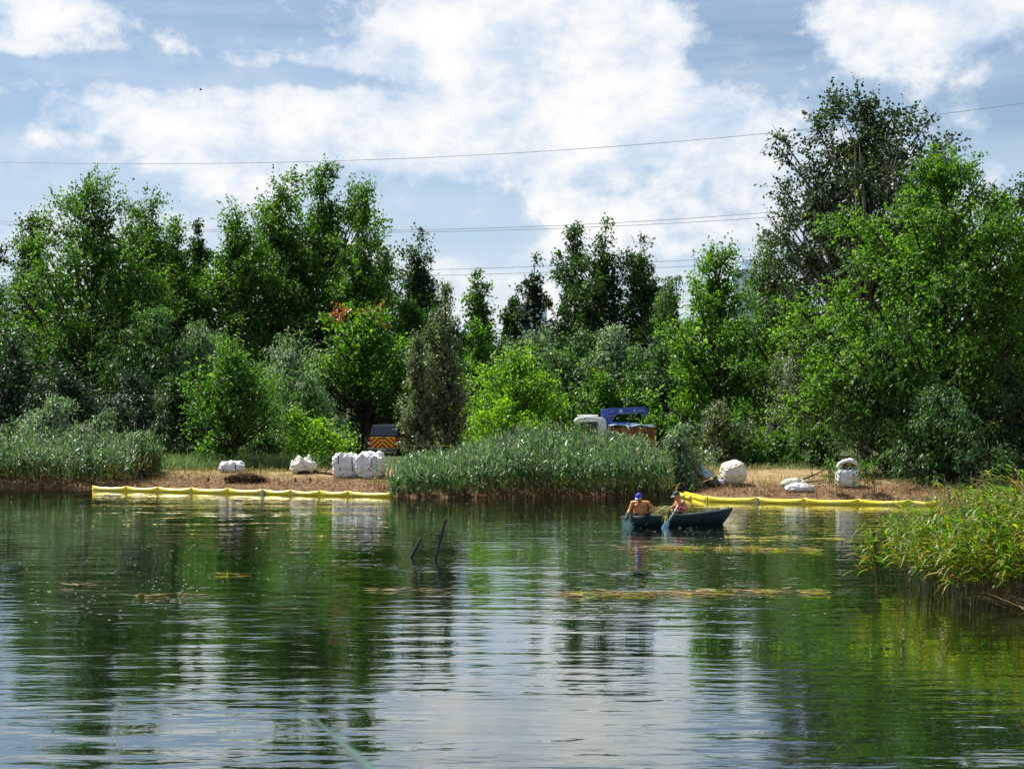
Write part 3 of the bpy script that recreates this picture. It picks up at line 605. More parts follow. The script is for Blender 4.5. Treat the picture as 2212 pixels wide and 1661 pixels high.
# small tufts in front of the open white bag, and one by the left bags
tv = reed_variants(200, 6, [L['green'], REEDY, STEM, PLUME], H=1.15, nleaf=10, leafL=.30, leafW=.05, plume=0, windk=.2, lean=.05, lo=.3, elo=.7, ehi=1.3)
for lab, cx, cy, w, n, ms in (('short green reed tuft left of the open white bag', 11.15, 53.2, .28, 13, tv), ('short green reed tuft before the right side of the open white bag', 12.35, 53.2, .42, 20, tv), ('small yellowing reed tuft beside the pair of bags', -4.75, 56.7, .45, 22, fv)):
    t = thing('reed_tuft', lab, 'reeds', (cx, cy, 0)); pts = []
    for i in range(n):
        x = cx + rg.uniform(-w, w); y = cy + rg.uniform(-.2, .4); pts.append((x, y, max(gzf(x, y), 0) - .03))
    place_reeds(t, ms, pts, rg, 1.0, *((.8, 1.15) if ms is tv else (.55, .72)))
# reed clump in the right foreground
NEAR = [REEDN, REEDY, STEM, PLUME]
nv = reed_variants(300, 16, NEAR, H=2.0, nleaf=17, leafL=.58, leafW=.046, plume=.40, windk=1.3, lean=.13, yel=.34, lo=.36, rs=.007, sagk=.85)
nc = thing('reed_clump', 'sunlit yellow green reed clump leaning left in the right foreground', 'reeds', (8.0, 25.5, 0))
pts = []; sc = []
for i in range(300):
    y = 23.3 + 5.2 * rg.random() ** 1.15; left = 5.75 + (25.4 - y) * (.45 if y > 25.4 else -.75) * -1 * .6 + (abs(y - 25.6) * .22); u = rg.random() ** .85
    x = left + u * (10.6 - left); pts.append((x, y, max(gzf(x, y), 0) - .04)); e = min(1, (x - left) / 1.2)
    sc.append((.58 + .24 * e + .20 * smooth((x - 7) / 2.2) + .04) * (1 if rg.random() > .15 else .75))
place_reeds(nc, nv, pts, rg, .28, .80, .98, sc)
N = 420; Y = 23.6 + 4.9 * rg.random(N); X = 6.7 + rg.random(N) * 4.0 + np.abs(Y - 25.6) * .25
v, q, mi = reeds(rg, np.stack([X, Y], 1), np.maximum(gz(X, Y), 0) - .04, rg.uniform(.8, 1.5, N), 7, .45, .036, lo=.3, plume=.05, windk=1.3, lean=.15, yel=.4, rs=.007)
o = obj('reed_mass', npmesh('reed_mass', v, [q], NEAR, mi), nc, (-8, -25.5, 0)); o['kind'] = 'stuff'

# ------------------------------------------------------------------ grass, stubble and litter on the bank
def blades(rg, X, Y, Z, h0, h1, w, lay=0.0):
    n = len(X); att = np.stack([X, Y, Z], 1); e = rg.uniform(.7, 1.5, n) * (1 - lay) + rg.uniform(-.05, .3, n) * lay
    return ribbons(att, rg.uniform(0, 6.28, n), e, rg.uniform(h0, h1, n), np.full(n, w) * rg.uniform(.6, 1.2, n), rg.uniform(.05, .4, n) * (1 - lay))
def scatter(name, label, cat, m, fn, kind='stuff'):
    v, q = fn; return tag(obj(name, npmesh(name, v, [q], [m])), label, cat, kind=kind)
N = 24000; X = rg.uniform(-17, 19, N); sh = np.interp(X, SX, SY); Y = sh + 1.6 + rg.random(N) * 13; patchy = hnoise(X * 1.5, Y * 1.5, 8) + rg.normal(0, .5, N) > -.1
X, Y = X[patchy], Y[patchy]
scatter('bank_grass', 'dry yellow grass on the cleared bank', 'grass', GRASS, blades(rg, X, Y, gz(X, Y) - .01, .10, .36, .028))
N = 8000; X = rg.uniform(-15.5, 19, N); sh = np.interp(X, SX, SY); Y = sh + .05 + rg.random(N) ** 1.3 * 2.6
scatter('cut_stubble', 'brown cut reed stubble along the shore', 'stubble', BROWN, blades(rg, X, Y, gz(X, Y) - .01, .05, .22, .02))
N = 9000; X = rg.uniform(-16, 19, N); sh = np.interp(X, SX, SY); Y = sh + .02 + rg.random(N) ** 1.2 * 3.6
scatter('straw_litter', 'loose brown straw lying on the shore', 'litter', STRAW, blades(rg, X, Y, gz(X, Y) + .015, .12, .45, .016, .9))
N = 7000; X = rg.uniform(-19, -8.5, N); Y = 64.5 + rg.random(N) * 5
scatter('tall_grass', 'tall blue green grass in front of the left trees', 'grass', TALLG, blades(rg, X, Y, gz(X, Y) - .02, .4, 1.0, .03))
N = 9000; X = rg.uniform(-9, 22, N); Y = 66.3 + rg.random(N) * 6 - np.where(X > 5, 2.0, 0)
scatter('verge_grass', 'rough green grass at the foot of the trees', 'grass', TALLG, blades(rg, X, Y, gz(X, Y) - .02, .12, .5, .026))
N = 900; X = rg.uniform(7.6, 11, N); Y = rg.uniform(22.0, 25, N)
scatter('dead_reed_heap', 'brown dead reed litter on the spit under the foreground reeds', 'litter', STRAW, blades(rg, X, Y, np.maximum(gz(X, Y), 0) + .02 + rg.random(N) * .1, .2, .7, .012, .9))

# ------------------------------------------------------------------ floating weed, specks and painted glints
def mat_band(name, label, pts, n, wy, green=.3, seed=0, up=10):
    g = np.random.default_rng(seed); pts = np.array([tuple(p)[:2] for p in pts]); f = g.random(n); i = np.interp(f, np.linspace(0, 1, len(pts)), np.arange(len(pts))); k = np.minimum(i.astype(int), len(pts) - 2)
    f = np.clip(f + .03 * np.sin(f * 43), 0, 1); i = np.interp(f, np.linspace(0, 1, len(pts)), np.arange(len(pts))); k = np.minimum(i.astype(int), len(pts) - 2); X = pts[k, 0] + (pts[k + 1, 0] - pts[k, 0]) * (i - k); Y = pts[k, 1] + (pts[k + 1, 1] - pts[k, 1]) * (i - k) + g.normal(0, wy, n)
    root = thing(name, label, 'floating weed', (float(pts[:, 0].mean()), float(pts[:, 1].mean()), 0)); off = (-root.location.x, -root.location.y, 0)
    d = np.where(g.random(n) < .5, 0, math.pi) + g.normal(0, .45, n)
    v, q = ribbons(np.stack([X, Y, .012 + g.random(n) * .03], 1), d, g.uniform(-.01, .07, n), g.uniform(.06, .36, n), g.uniform(.008, .028, n), np.zeros(n))
    o = obj('straw', npmesh('straw', v, [q], [STRAW, REEDN, REEDY], np.tile(g.choice(3, n, p=(1 - green, green * .65, green * .35)), 3)), root, off); o['kind'] = 'stuff'
    if up:
        k = g.integers(0, n, up); v, q = ribbons(np.stack([X[k], Y[k], np.zeros(up)], 1), g.uniform(0, 6.3, up), g.uniform(.3, 1.1, up), g.uniform(.08, .24, up), np.full(up, .024), g.uniform(.1, .6, up))
        o = obj('sprig', npmesh('sprig', v, [q], [REEDN, REEDY], np.tile(g.choice(2, up, p=(.7, .3)), 3)), root, off); o['kind'] = 'stuff'
    return root
mat_band('floating_weed', 'long brown and green line of floating reed litter in front of the boat', [GS(1400, 1488), GS(1600, 1487), GS(1800, 1482), GS(2080, 1481)], 560, .15, .30, 1, 30)
mat_band('floating_weed', 'floating green reed sprigs just below the boat, to its right', [GS(1640, 1371), GS(1740, 1373), GS(1880, 1373), GS(2060, 1378)], 420, .16, .55, 2, 120)
mat_band('floating_weed', 'thin pale line of floating litter left of the boat reflection', [GS(1535, 1369), GS(1600, 1371), GS(1660, 1370)], 60, .05, .1, 3, 2)
mat_band('floating_weed', 'small curled yellow reed floating alone on the left water', [GS(550, 1437), GS(590, 1437)], 16, .05, .5, 4, 3)
mat_band('floating_weed', 'pale floating straws farther left, below the first boom sections', [GS(160, 1466), GS(260, 1464)], 12, .05, .1, 5, 0)
mat_band('floating_weed', 'two yellow reed bits on a thin floating line at the left', [GS(330, 1491), GS(400, 1490), GS(540, 1491)], 26, .05, .3, 6, 3)
mat_band('floating_weed', 'thin floating straw line below the two black stakes', [GS(940, 1478), GS(1060, 1476), GS(1240, 1476)], 36, .06, .12, 7, 0)
SPECK = mat('floating_speck', (.62, .60, .50), .35, .6, var=.3, scale=30)  # pale flakes: drifting bits, and water glints put in as colour
N = 3400; py = 1258 + rg.random(N) ** 1.7 * 300; px = rg.uniform(0, 2560, N); keep = (hnoise(px * .012, py * .05, 31) + rg.normal(0, .35, N) > .25) & (rg.random(N) < np.where(px > 1150, .95, .6)) & ~((px > 2120) & (py > 1330)); px, py = px[keep], py[keep]
d = 3.1 * 3800 / (py - 1026); X = (px - 1280) * d / 3800; X = X + .3 * np.sin(d * 5); n = len(X); keep = d < np.interp(X, SX, SY) - .3; X, d = X[keep], d[keep]; n = len(X)
v = leaf_quads(np.stack([X, d, np.full(n, .006)], 1), np.stack([rg.normal(0, 1, n), rg.normal(0, .5, n), np.zeros(n)], 1), np.tile([0, 0, 1.0], (n, 1)), rg.uniform(.02, .11, n), rg.uniform(.012, .03, n))
tag(obj('specks_and_glints', npmesh('specks_and_glints', v, [np.arange(len(v)).reshape(-1, 4)], [SPECK])), 'pale specks of seed fluff, leaf bits and painted glints on the pond', 'floating debris', kind='stuff')
# ------------------------------------------------------------------ floating booms
YEL = mat('yellow_boom_film', (.86, .66, .03), .35, .5, var=.10, scale=3, bump=.3, bscale=7, dirt=(.66, .56, .22), dscale=1.4)
GREYP = mat('grey_connector', (.35, .38, .45), .4, .5)
def boom(label, joints, clips=()):
    p0 = joints[0]; root = thing('floating_boom', label, 'boom', (p0.x, p0.y, 0)); o0 = Vector((p0.x, p0.y, 0)); rg = random.Random(len(label))
    for a, b in zip(joints[:-1], joints[1:]):
        rings = []; n = 14; ax = (b - a).normalized(); sd_ = Vector((-ax.y, ax.x, 0)); m = 13; sag = rg.uniform(-.012, .012); r0 = rg.uniform(.100, .112)
        for i in range(m):
            f = i / (m - 1); e = min(f, 1 - f) * (b - a).length / .36; full = min(1, e) ** .6 if e < 1 else 1
            ry = max(.012, r0 * full); rz_ = r0 * (.95 + .30 * (1 - full) ** 2); cz = .048 + .022 * (1 - full) + .008 * math.sin(f * 9 + rg.random() * .5)
            c = a.lerp(b, f) - o0; c.z = 0
            rings.append([c + sd_ * (ry * math.cos(t) * (1 + .05 * math.sin(3 * t + i)) + sag * math.sin(math.pi * f)) + Vector((0, 0, cz + rz_ * math.sin(t) * (1 + .05 * math.sin(5 * t + i * 1.7)))) for t in (2 * math.pi * k / n for k in range(n))]
            )
        MB().loft(rings).build('float_section', YEL, root, smooth=True)
    for j in joints[1:-1]:
        c = j - o0; c.z = .05; mb = MB(); mb.box(c + Vector((0, 0, .02)), (.05, .03, .235), rz=.2); mb.build('joint_seam', YEL, root, bevel=.008)
    for j in clips:
        c = j - o0; c.z = .07; mb = MB(); mb.box(c, (.07, .15, .20)); mb.box(c + Vector((0, 0, .11)), (.04, .07, .03)); mb.build('connector', GREYP, root, bevel=.012)
    # weighted skirt that hangs in the water under the floats
    mb = MB()
    for a, b in zip(joints[:-1], joints[1:]):
        a_ = a - o0; b_ = b - o0; mb.add([(a_.x, a_.y, -.02), (b_.x, b_.y, -.02), (b_.x, b_.y, -.4), (a_.x, a_.y, -.4), (a_.x, a_.y + .012, -.02), (b_.x, b_.y + .012, -.02), (b_.x, b_.y + .012, -.4), (a_.x, a_.y + .012, -.4)], [(0, 1, 2, 3), (7, 6, 5, 4), (3, 2, 6, 7)])
    mb.build('skirt', YEL, root, fix=False)
    return root
jx = [231, 317, 396, 480, 571, 658, 728, 800, 871, 983]
boom('long yellow inflatable boom in nine sections along the left shore', [GS(x, 1226 + (x - 231) / 752 * 17) for x in jx], [GS(658, 1236)])
boom('yellow inflatable boom running along the right shore behind the boat', [GS(1678, 1228), GS(1768, 1254), GS(1893, 1257), GS(2012, 1260), GS(2146, 1262), GS(2270, 1264), GS(2350, 1265)], [GS(1893, 1257)])
boom('short second strand of yellow boom beside the rower in the cap', [GS(1690, 1238), GS(1728, 1250)])

def onground(sx, sy):
    d = np.arange(51.2, 110, .05); z = gz((sx * K - CX) * d / F, d); pz = CH - (sy * K - HY) * d / F
    i = int(np.argmax(pz <= z)); return PS(sx, sy, float(d[i]))
# ------------------------------------------------------------------ big bags
PPW = mat('woven_white', (.66, .67, .69), .55, .4, var=.06, scale=4, bump=.6, bscale=5, dirt=(.55, .52, .45), dscale=2.2)
PPC = mat('woven_cream', (.68, .65, .57), .6, .35, var=.08, scale=4, bump=.5, bscale=9, dirt=(.55, .48, .36), dscale=1.6)
STRAP = mat('dark_blue_strap', (.02, .035, .10), .6, .4)
STRAPY = mat('yellow_strap', (.60, .45, .04), .6, .4)
def soft_box(w, d, h, seed, n=21, p=5.0, wr=.035, bulge=.08, top=None, sq=0.0, twist=0.0):
    """wrinkled sack: superellipsoid-like box on z = 0 .. h"""
    rg = random.Random(seed); off = Vector((rg.uniform(0, 50), rg.uniform(0, 50), rg.uniform(0, 50)))
    bm = bmesh.new(); bmesh.ops.create_cube(bm, size=2.0); bmesh.ops.subdivide_edges(bm, edges=bm.edges, cuts=n, use_grid_fill=True)
    for v in bm.verts:
        c = v.co; k = (abs(c.x) ** p + abs(c.y) ** p + abs(c.z) ** p) ** (1 / p); c = c / k * 1.0; c = c * (1.0 + .0)
        mid = 1 - c.z * c.z; x, y, z = c.x * (1 + bulge * mid), c.y * (1 + bulge * mid), c.z
        nv = Vector((x * w, y * w, z * w)); q = mnoise.noise(nv * 2.4 + off) * wr * 1.1 + (.28 - abs(mnoise.noise(Vector((nv.x * 3, nv.y * 3, nv.z * 8)) + off))) * wr * 1.7 + (.25 - abs(mnoise.noise(Vector((nv.x * 7 + nv.z * 3, nv.y * 7, nv.z * 5)) + off))) * wr * 1.0
        dr = Vector((c.x, c.y, c.z * .6)).normalized() * q
        f = (z + 1) / 2
        if top is not None and f > .5: dr.z += top * (mnoise.noise(Vector((x * 2.3, y * 2.3, 0)) + off) + .3 * mnoise.noise(Vector((x * 6, y * 6, 3)) + off)) * (f - .5) * 2
        sx = 1 - sq * f
        a = twist * f; px, py = x * w / 2 * sx, y * d / 2 * sx
        v.co = Vector((px * math.cos(a) - py * math.sin(a), px * math.sin(a) + py * math.cos(a), f * h)) + dr
        if v.co.z < .012: v.co.z = .012 * rg.random()
    me = bpy.data.meshes.new('sack'); bm.to_mesh(me); bm.free(); me.polygons.foreach_set('use_smooth', [True] * len(me.polygons)); return me
def on_surface(me, x, z, ysign=-1):
    best = None; bd = 9
    for v in me.vertices:
        if v.co.y * ysign < 0: continue
        q = abs(v.co.x - x) + abs(v.co.z - z) - .25 * v.co.y * ysign
        if q < bd: bd = q; best = v.co
    return best
def strap_on(me, x, z0, z1, mt, root, name='strap', wdt=.035, k=7, M=None, slant=0.0):
    mb = MB(); pts = []
    for i in range(k):
        z = z0 + (z1 - z0) * i / (k - 1); p = on_surface(me, x + slant * i / (k - 1), z); pts.append(Vector((x + slant * i / (k - 1), p.y - .012, z)))
    for a, b in zip(pts[:-1], pts[1:]):
        s = Vector((wdt / 2, 0, 0)); t = Vector((0, .008, 0)); mb.add([a - s, a + s, b + s, b - s, a - s + t, a + s + t, b + s + t, b - s + t], [(0, 1, 2, 3), (7, 6, 5, 4), (0, 4, 5, 1), (2, 6, 7, 3), (0, 3, 7, 4), (1, 5, 6, 2)])
    return mb.build(name, mt, root, fix=False)
def place_bag(label, sx, sy, w, d, h, seed, mt, rz=0.0, straps=(), mtop=None, cat='big bag', rot=None, **kw):
    p = onground(sx, sy); p.y += d / 2; p.x *= p.y / (p.y - d / 2); p.z = gzf(p.x, p.y) - .04
    root = thing('bulk_bag', label, cat, p, rz); me = soft_box(w, d, h, seed, **kw); me.materials.append(mt)
    b = obj('sack', me, root)
    if rot is not None:
        b.rotation_euler = rot
    for s in straps: strap_on(me, s[0], s[1], s[2], s[3] if len(s) > 3 else STRAP, root, slant=s[4] if len(s) > 4 else 0)
    return root, me, b
# left low bag
r_, me, b = place_bag('low slumped white bulk bag, the leftmost on the bank', 580, 1182, .98, .8, .44, 1, PPW, .15, [(-.32, .05, .30, STRAP, -.08), (.16, .05, .36)], p=3.4, top=.16, wr=.05)
for sx_ in (-1, 1): MB().tube([(sx_ * .44, -.1, .36), (sx_ * .54, -.12, .40), (sx_ * .55, -.14, .22), (sx_ * .52, -.16, .10)], .014, 5).build('lifting_loop', STRAP, r_)
# second bag: slumped, the shade of its mouth a dark lump
r_, me, b = place_bag('slumped white bulk bag with dark painted mouth shade, second from the left', 758, 1186, .98, .8, .62, 2, PPC, -.1, [], p=2.8, top=.26, wr=.05, sq=.12)
MB().ell((.12, -.40, .08), (.27, .07, .10), 12, 8).build('mouth_shade', mat('bag_mouth_shadow', (.03, .02, .015), .95, .1), r_, smooth=True)  # dark lump puts the shade of the bag's mouth into colour
MB().tube([(.02, -.42, .52), (.18, -.46, .36), (.34, -.46, .22), (.36, -.45, .04)], .008, 5).build('draw_cord', mat('cord', (.10, .08, .06), .8), r_)
# the pair
r_, me, b = place_bag('upright full white bulk bag, left one of the pair', 864, 1195, .95, .85, .92, 3, PPW, .1, [(-.28, .55, .88), (.26, .42, .80), (-.22, .28, .46), (.28, .26, .44)], p=6, top=.14, wr=.045, bulge=.05)
for sx_ in (-.3, .28): MB().tube([(sx_ - .06, -.3, .88), (sx_ - .03, -.32, .98), (sx_ + .03, -.32, .99), (sx_ + .06, -.3, .88)], .014, 5).build('lifting_loop', STRAP if sx_ < 0 else PPW, r_)
r_, me, b = place_bag('upright full white bulk bag with torn flap, right one of the pair', 927, 1196, 1.0, .85, .92, 4, PPW, -.12, [(.12, .44, .70), (.10, .26, .42, STRAP, -.10)], p=6, top=.22, wr=.05, bulge=.06)
fl = MB(); g = 9
fl.add([(.12 + .62 * i / g, -.47 - .05 * math.sin(i * 1.3 + j), .80 + .10 * math.sin(i * .7) - .22 * (i / g) ** 2 - .13 * j / 3 * (1 - .3 * math.sin(i * 1.9))) for i in range(g + 1) for j in range(4)], [(i * 4 + j, i * 4 + j + 1, i * 4 + j + 5, i * 4 + j + 4) for i in range(g) for j in range(3)])
o = fl.build('torn_flap', PPW, r_, smooth=True, fix=False); md = o.modifiers.new('s', 'SOLIDIFY'); md.thickness = .012
fl = MB(); fl.add([(-.5, -.40, .26), (-.42, -.50, .22), (-.28, -.52, .24), (-.30, -.50, .44), (-.40, -.49, .40), (-.46, -.44, .33)], [(0, 1, 2, 3, 4, 5)])
o = fl.build('document_pocket', PPW, r_, fix=False); md = o.modifiers.new('s', 'SOLIDIFY'); md.thickness = .01
# round bag lying with its base towards the water
r_, me, b = place_bag('big round cream white bulk bag lying on its side, right bank', 1833, 1217, .90, .98, .92, 5, PPC, .12, [], p=2.5, wr=.04, bulge=.02)
for z, sl in ((.30, .10), (.66, .12)):
    mb = MB(); pts = [Vector((-.12 + .30 * i / 6, on_surface(me, -.12 + .30 * i / 6, z + sl * i / 6).y - .012, z + sl * (i / 6) ** 1.4)) for i in range(7)]
    mb.tube(pts, .026, 6, flat=.35); mb.build('strap', STRAPY, r_)
mb = MB(); mb.loft([[Vector((-.42 - .16 * i, -.25 + .09 * math.cos(t), .13 + (.12 - .02 * i) * math.sin(t))) for t in (2 * math.pi * k / 10 for k in range(10))] for i in range(3)]); mb.build('filling_spout', PPW, r_, smooth=True)
# flat sacks
for lab, sx_, sy_, w_, d_, h_, sd2, rz_ in (('flat white sack lying in front on the right bank', 2000, 1232, 1.02, .6, .33, 6, -.05), ('flat off-white sack lying behind the front one on the right bank', 1985, 1220, .9, .5, .34, 7, .25)):
    place_bag(lab, sx_, sy_, w_, d_, h_, sd2, PPW if sd2 == 6 else PPC, rz_, [], p=2.2, wr=.04, cat='sack', sq=.1)
# open bag with raised back, filled with cut weed
p = onground(2120, 1216); p.z = gzf(p.x, p.y) - .02
r_ = thing('bulk_bag', 'open white bulk bag full of brown weed with its back edge raised', 'big bag', p, -.1); r_.scale = (.88, .88, .88)
me = soft_box(.86, .8, .72, 9, p=6, wr=.05); me.materials.append(PPW); obj('sack', me, r_)
mb = MB(); oc = [(-.46, .55), (-.47, .85), (-.38, 1.02), (-.20, 1.12), (.06, 1.20), (.28, 1.13), (.42, .98), (.47, .80), (.45, .55)]; ic = [(-.34, .60), (-.33, .82), (-.24, .93), (-.10, .99), (.05, 1.01), (.18, .97), (.28, .89), (.33, .78), (.32, .60)]
mb.loft([[Vector((a[0], -.1, a[1])), Vector((c[0], -.16, c[1])), Vector((c[0] * .98, .14, c[1])), Vector((a[0], .22, a[1] * .98))] for a, c in zip(oc, ic)]); mb.build('raised_back', PPW, r_, smooth=True)
rg = np.random.default_rng(77); n = 420; v, q = blades(rg, rg.uniform(-.32, .32, n), rg.uniform(-.3, .15, n), .66 + rg.random(n) * .22, .08, .3, .02, .5)
o = obj('cut_weed', npmesh('cut_weed', v, [q], [BROWN]), r_); o['kind'] = 'stuff'
MB().tube([(-.16, -.36, .73), (-.05, -.40, .77), (.06, -.40, .74)], .03, 6, flat=.5).build('blue_strap', mat('bright_blue_strap', (.03, .10, .55), .5), r_)
# ------------------------------------------------------------------ tipped wheelbarrow and rubbish beside the reed bed
GALV = mat('pale_blue_sheet_metal', (.30, .42, .48), .35, .5, metal=.3, var=.15, dirt=(.20, .20, .19), dscale=3)
ORNG = mat('orange_frame_paint', (.62, .11, .015), .45, .5, var=.15)
RUB = mat('black_rubber', (.015, .015, .016), .8, .3)
p = onground(1760, 1208); p.z = gzf(p.x, p.y)
wb = thing('wheelbarrow', 'tipped pale blue wheelbarrow with orange frame by the reed bed', 'wheelbarrow', p, 0)
M = Matrix.Translation((-.12, 0, .36)) @ Matrix.Rotation(R(38), 4, 'Y') @ Matrix.Rotation(R(-28), 4, 'X')
top = [Vector(q) for q in ((-.42, -.30, .17), (.40, -.30, .17), (.40, .30, .17), (-.42, .30, .17))]; bot = [Vector(q) for q in ((-.22, -.20, -.13), (.24, -.20, -.13), (.24, .20, -.13), (-.22, .20, -.13))]
mb = MB(); mb.add([M @ q for q in top + bot], [(0, 1, 5, 4), (1, 2, 6, 5), (2, 3, 7, 6), (3, 0, 4, 7), (4, 5, 6, 7)]); o = mb.build('tray', GALV, wb); md = o.modifiers.new('s', 'SOLIDIFY'); md.thickness = .012
mb = MB(); loop = [M @ q for q in top]; mb.tube(loop + [loop[0]], .016, 6); mb.build('tray_rim', ORNG, wb)
mb = MB()
for s in (-1, 1):
    mb.tube([M @ Vector(q) for q in ((-.75, s * .28, .02), (-.2, s * .24, -.14), (.45, s * .10, -.20), (.62, s * .06, -.16))], .022, 6)
    mb.tube([M @ Vector(q) for q in ((-.2, s * .24, -.14), (-.28, s * .24, -.42), (.05, s * .22, -.42), (.1, s * .20, -.16))], .02, 6)
mb.build('frame', ORNG, wb)
mb = MB(); c = Vector((.62, 0, -.16)); mb.tube([M @ (c + Vector((.15 * math.cos(t), 0, .15 * math.sin(t)))) for t in (2 * math.pi * k / 14 for k in range(15))], .045, 7); mb.tube([M @ (c + Vector((0, -.06, 0))), M @ (c + Vector((0, .06, 0)))], .06, 10); mb.build('wheel', RUB, wb, smooth=True)
DB = mat('black_film', (.02, .02, .024), .3, .5); LB = mat('pale_blue_film', (.34, .44, .58), .35, .5, bump=.4, bscale=9); GR = mat('green_plastic', (.03, .16, .08), .4)
def sack(name, label, sx, sy, w, d, h, seed, mt, cat, rz=0.0):
    p = onground(sx, sy); p.z = gzf(p.x, p.y) - .01; me = soft_box(w, d, h, seed, n=9, p=2.3, wr=.06); me.materials.append(mt); o = obj(name, me, None, p); o.rotation_euler = (0, 0, rz); return tag(o, label, cat)
sack('rubbish_sack', 'small pale blue plastic sack at the foot of the wheelbarrow', 1728, 1212, .40, .35, .28, 31, LB, 'sack')
sack('rubbish_sack', 'black plastic sack between the wheelbarrow and the round bag', 1784, 1216, .48, .4, .26, 32, DB, 'sack')
sack('plastic_jug', 'green plastic jug leaning on the black sack', 1789, 1208, .16, .16, .30, 33, GR, 'jug')
cup = onground(1732, 1217); cup.z = gzf(cup.x, cup.y)
TIN = mat('white_tin', (.8, .8, .76), .3)
tag(MB().tube([(-.05, -.06, .06), (.05, -.10, .09)], .06, 12).build('tin', TIN, None, smooth=False, loc=cup), 'larger white tin lying in front of the pale blue sack', 'tin')
tag(MB().tube([(-.16, -.05, .03), (-.08, -.09, .05)], .035, 10).build('tin', TIN, None, smooth=False, loc=cup), 'smaller white tin left of the larger one', 'tin')
p = onground(1712, 1226); p.z = gzf(p.x, p.y)
st = thing('tree_stump', 'low weathered stump at the shore by the boom start', 'stump', p); MB().loft([[Vector((r0 * math.cos(t) * (1 + .12 * math.sin(3 * t)), r0 * math.sin(t), z)) for t in (2 * math.pi * k / 12 for k in range(12))] for r0, z in ((.2, -.08), (.16, .05), (.15, .13), (.145, .135))]).build('stump_wood', mat('grey_wood', (.20, .16, .14), .9, .2, bump=.5), st, smooth=False)
# driftwood, branches, brush
WOOD = mat('driftwood', (.16, .11, .075), .85, .25, var=.3, bump=.6, bscale=18)
DWOOD = mat('dark_branch', (.045, .032, .024), .9, .2, var=.3)
def branch(name, label, pts, rad, mt, cat, twigs=0, seed=0):
    g = random.Random(seed); pts = [Vector(q) for q in pts]; o0 = pts[0].copy(); root = thing(name, label, cat, o0)
    n = len(pts); MB().tube([q - o0 for q in pts], [rad * (1 - .5 * i / (n - 1)) for i in range(n)], 7).build('limb', mt, root, smooth=True)
    for k in range(twigs):
        i = g.randrange(1, n); a = pts[i] - o0; dr = (pts[i] - pts[i - 1]).normalized() + Vector((g.uniform(-.8, .8), g.uniform(-.5, .5), g.uniform(.0, .9))); MB().tube([a, a + dr * .25, a + dr * .5 + Vector((0, 0, .08))], [rad * .45, rad * .3, rad * .1], 5).build('twig', mt, root)
    return root
def gp(sx, sy, h=0.0, z=.5): q = onground(sx, sy); q.z = gzf(q.x, q.y) + h; return q
branch('fallen_log', 'dark log lying between the slumped bag and the pair of bags', [gp(786, 1183, .06), gp(812, 1186, .06), gp(838, 1190, .05)], .07, DWOOD, 'log', 2, 1)
branch('fallen_log', 'thin pale log behind the pair of bags', [gp(795, 1176, .04), gp(840, 1177, .04)], .035, WOOD, 'log', 0, 2)
branch('fallen_log', 'weathered plank on the left bank behind the two slumped bags', [gp(620, 1161, .04), gp(670, 1160, .05), gp(718, 1158, .05)], .05, WOOD, 'log', 1, 3)
branch('bare_branch', 'long bare forked branch behind the flat sacks', [gp(2003, 1206, .08), gp(2030, 1200, .16), gp(2050, 1197, .25), gp(2072, 1194, .42)], .035, DWOOD, 'branch', 2, 4)
branch('bare_branch', 'straight bare branch lying right of the flat sacks', [gp(2016, 1209, .05), gp(2045, 1207, .06), gp(2074, 1204, .10)], .03, DWOOD, 'branch', 1, 5)
branch('bare_branch', 'pale stripped branch under the dark one near the open bag', [gp(2040, 1211, .03), gp(2078, 1206, .05)], .025, WOOD, 'branch', 0, 6)
branch('bare_branch', 'curved pale driftwood below the shrubs on the right bank', [gp(2018, 1167, .03), gp(2036, 1170, .1), gp(2050, 1174, .05), gp(2060, 1168, .16)], .05, WOOD, 'branch', 1, 7)
branch('bare_branch', 'thin upright dead stalk right of the open bag', [gp(2186, 1232, 0), gp(2184, 1232, .4), gp(2177, 1232, .78)], .012, DWOOD, 'branch', 0, 8)
branch('bare_branch', 'pale leaning stick at the right end of the left reeds', [gp(332, 1213, 0, .2), gp(342, 1206, .35, .2), gp(354, 1200, .75, .2)], .014, WOOD, 'branch', 0, 9)
branch('bare_branch', 'thin pale stick curving up near the slumped bag', [gp(770, 1198, 0), gp(766, 1198, .12), gp(758, 1198, .22)], .01, WOOD, 'branch', 0, 10)
p = gp(613, 1205, 0, .3); rg = np.random.default_rng(91); bp = thing('brush_pile', 'dark pile of raked reed roots and sticks on the left bank', 'brush pile', p)
me = soft_box(1.5, .8, .26, 41, n=10, p=2.2, wr=.12); me.materials.append(mat('root_soil', (.06, .04, .025), .95, .1, var=.4, scale=12, bump=.8, bscale=20)); obj('heap', me, bp)
n = 900; X = rg.normal(0, .42, n); Y = rg.normal(0, .22, n); v, q = blades(rg, X, Y, np.maximum(0, .27 * (1 - (X / .85) ** 2 - (Y / .5) ** 2)), .1, .38, .016, .55); o = obj('straw', npmesh('straw', v, [q], [BROWN, STRAW], np.tile(rg.integers(0, 2, n), 3)), bp); o['kind'] = 'stuff'
for i in range(16):
    a = Vector((rg.uniform(-.6, .6), rg.uniform(-.4, .1), rg.uniform(.02, .2))); MB().tube([a, a + Vector((rg.uniform(-.3, .3), rg.uniform(-.1, .1), rg.uniform(.0, .2)))], .011, 5).build('stick', DWOOD, bp)
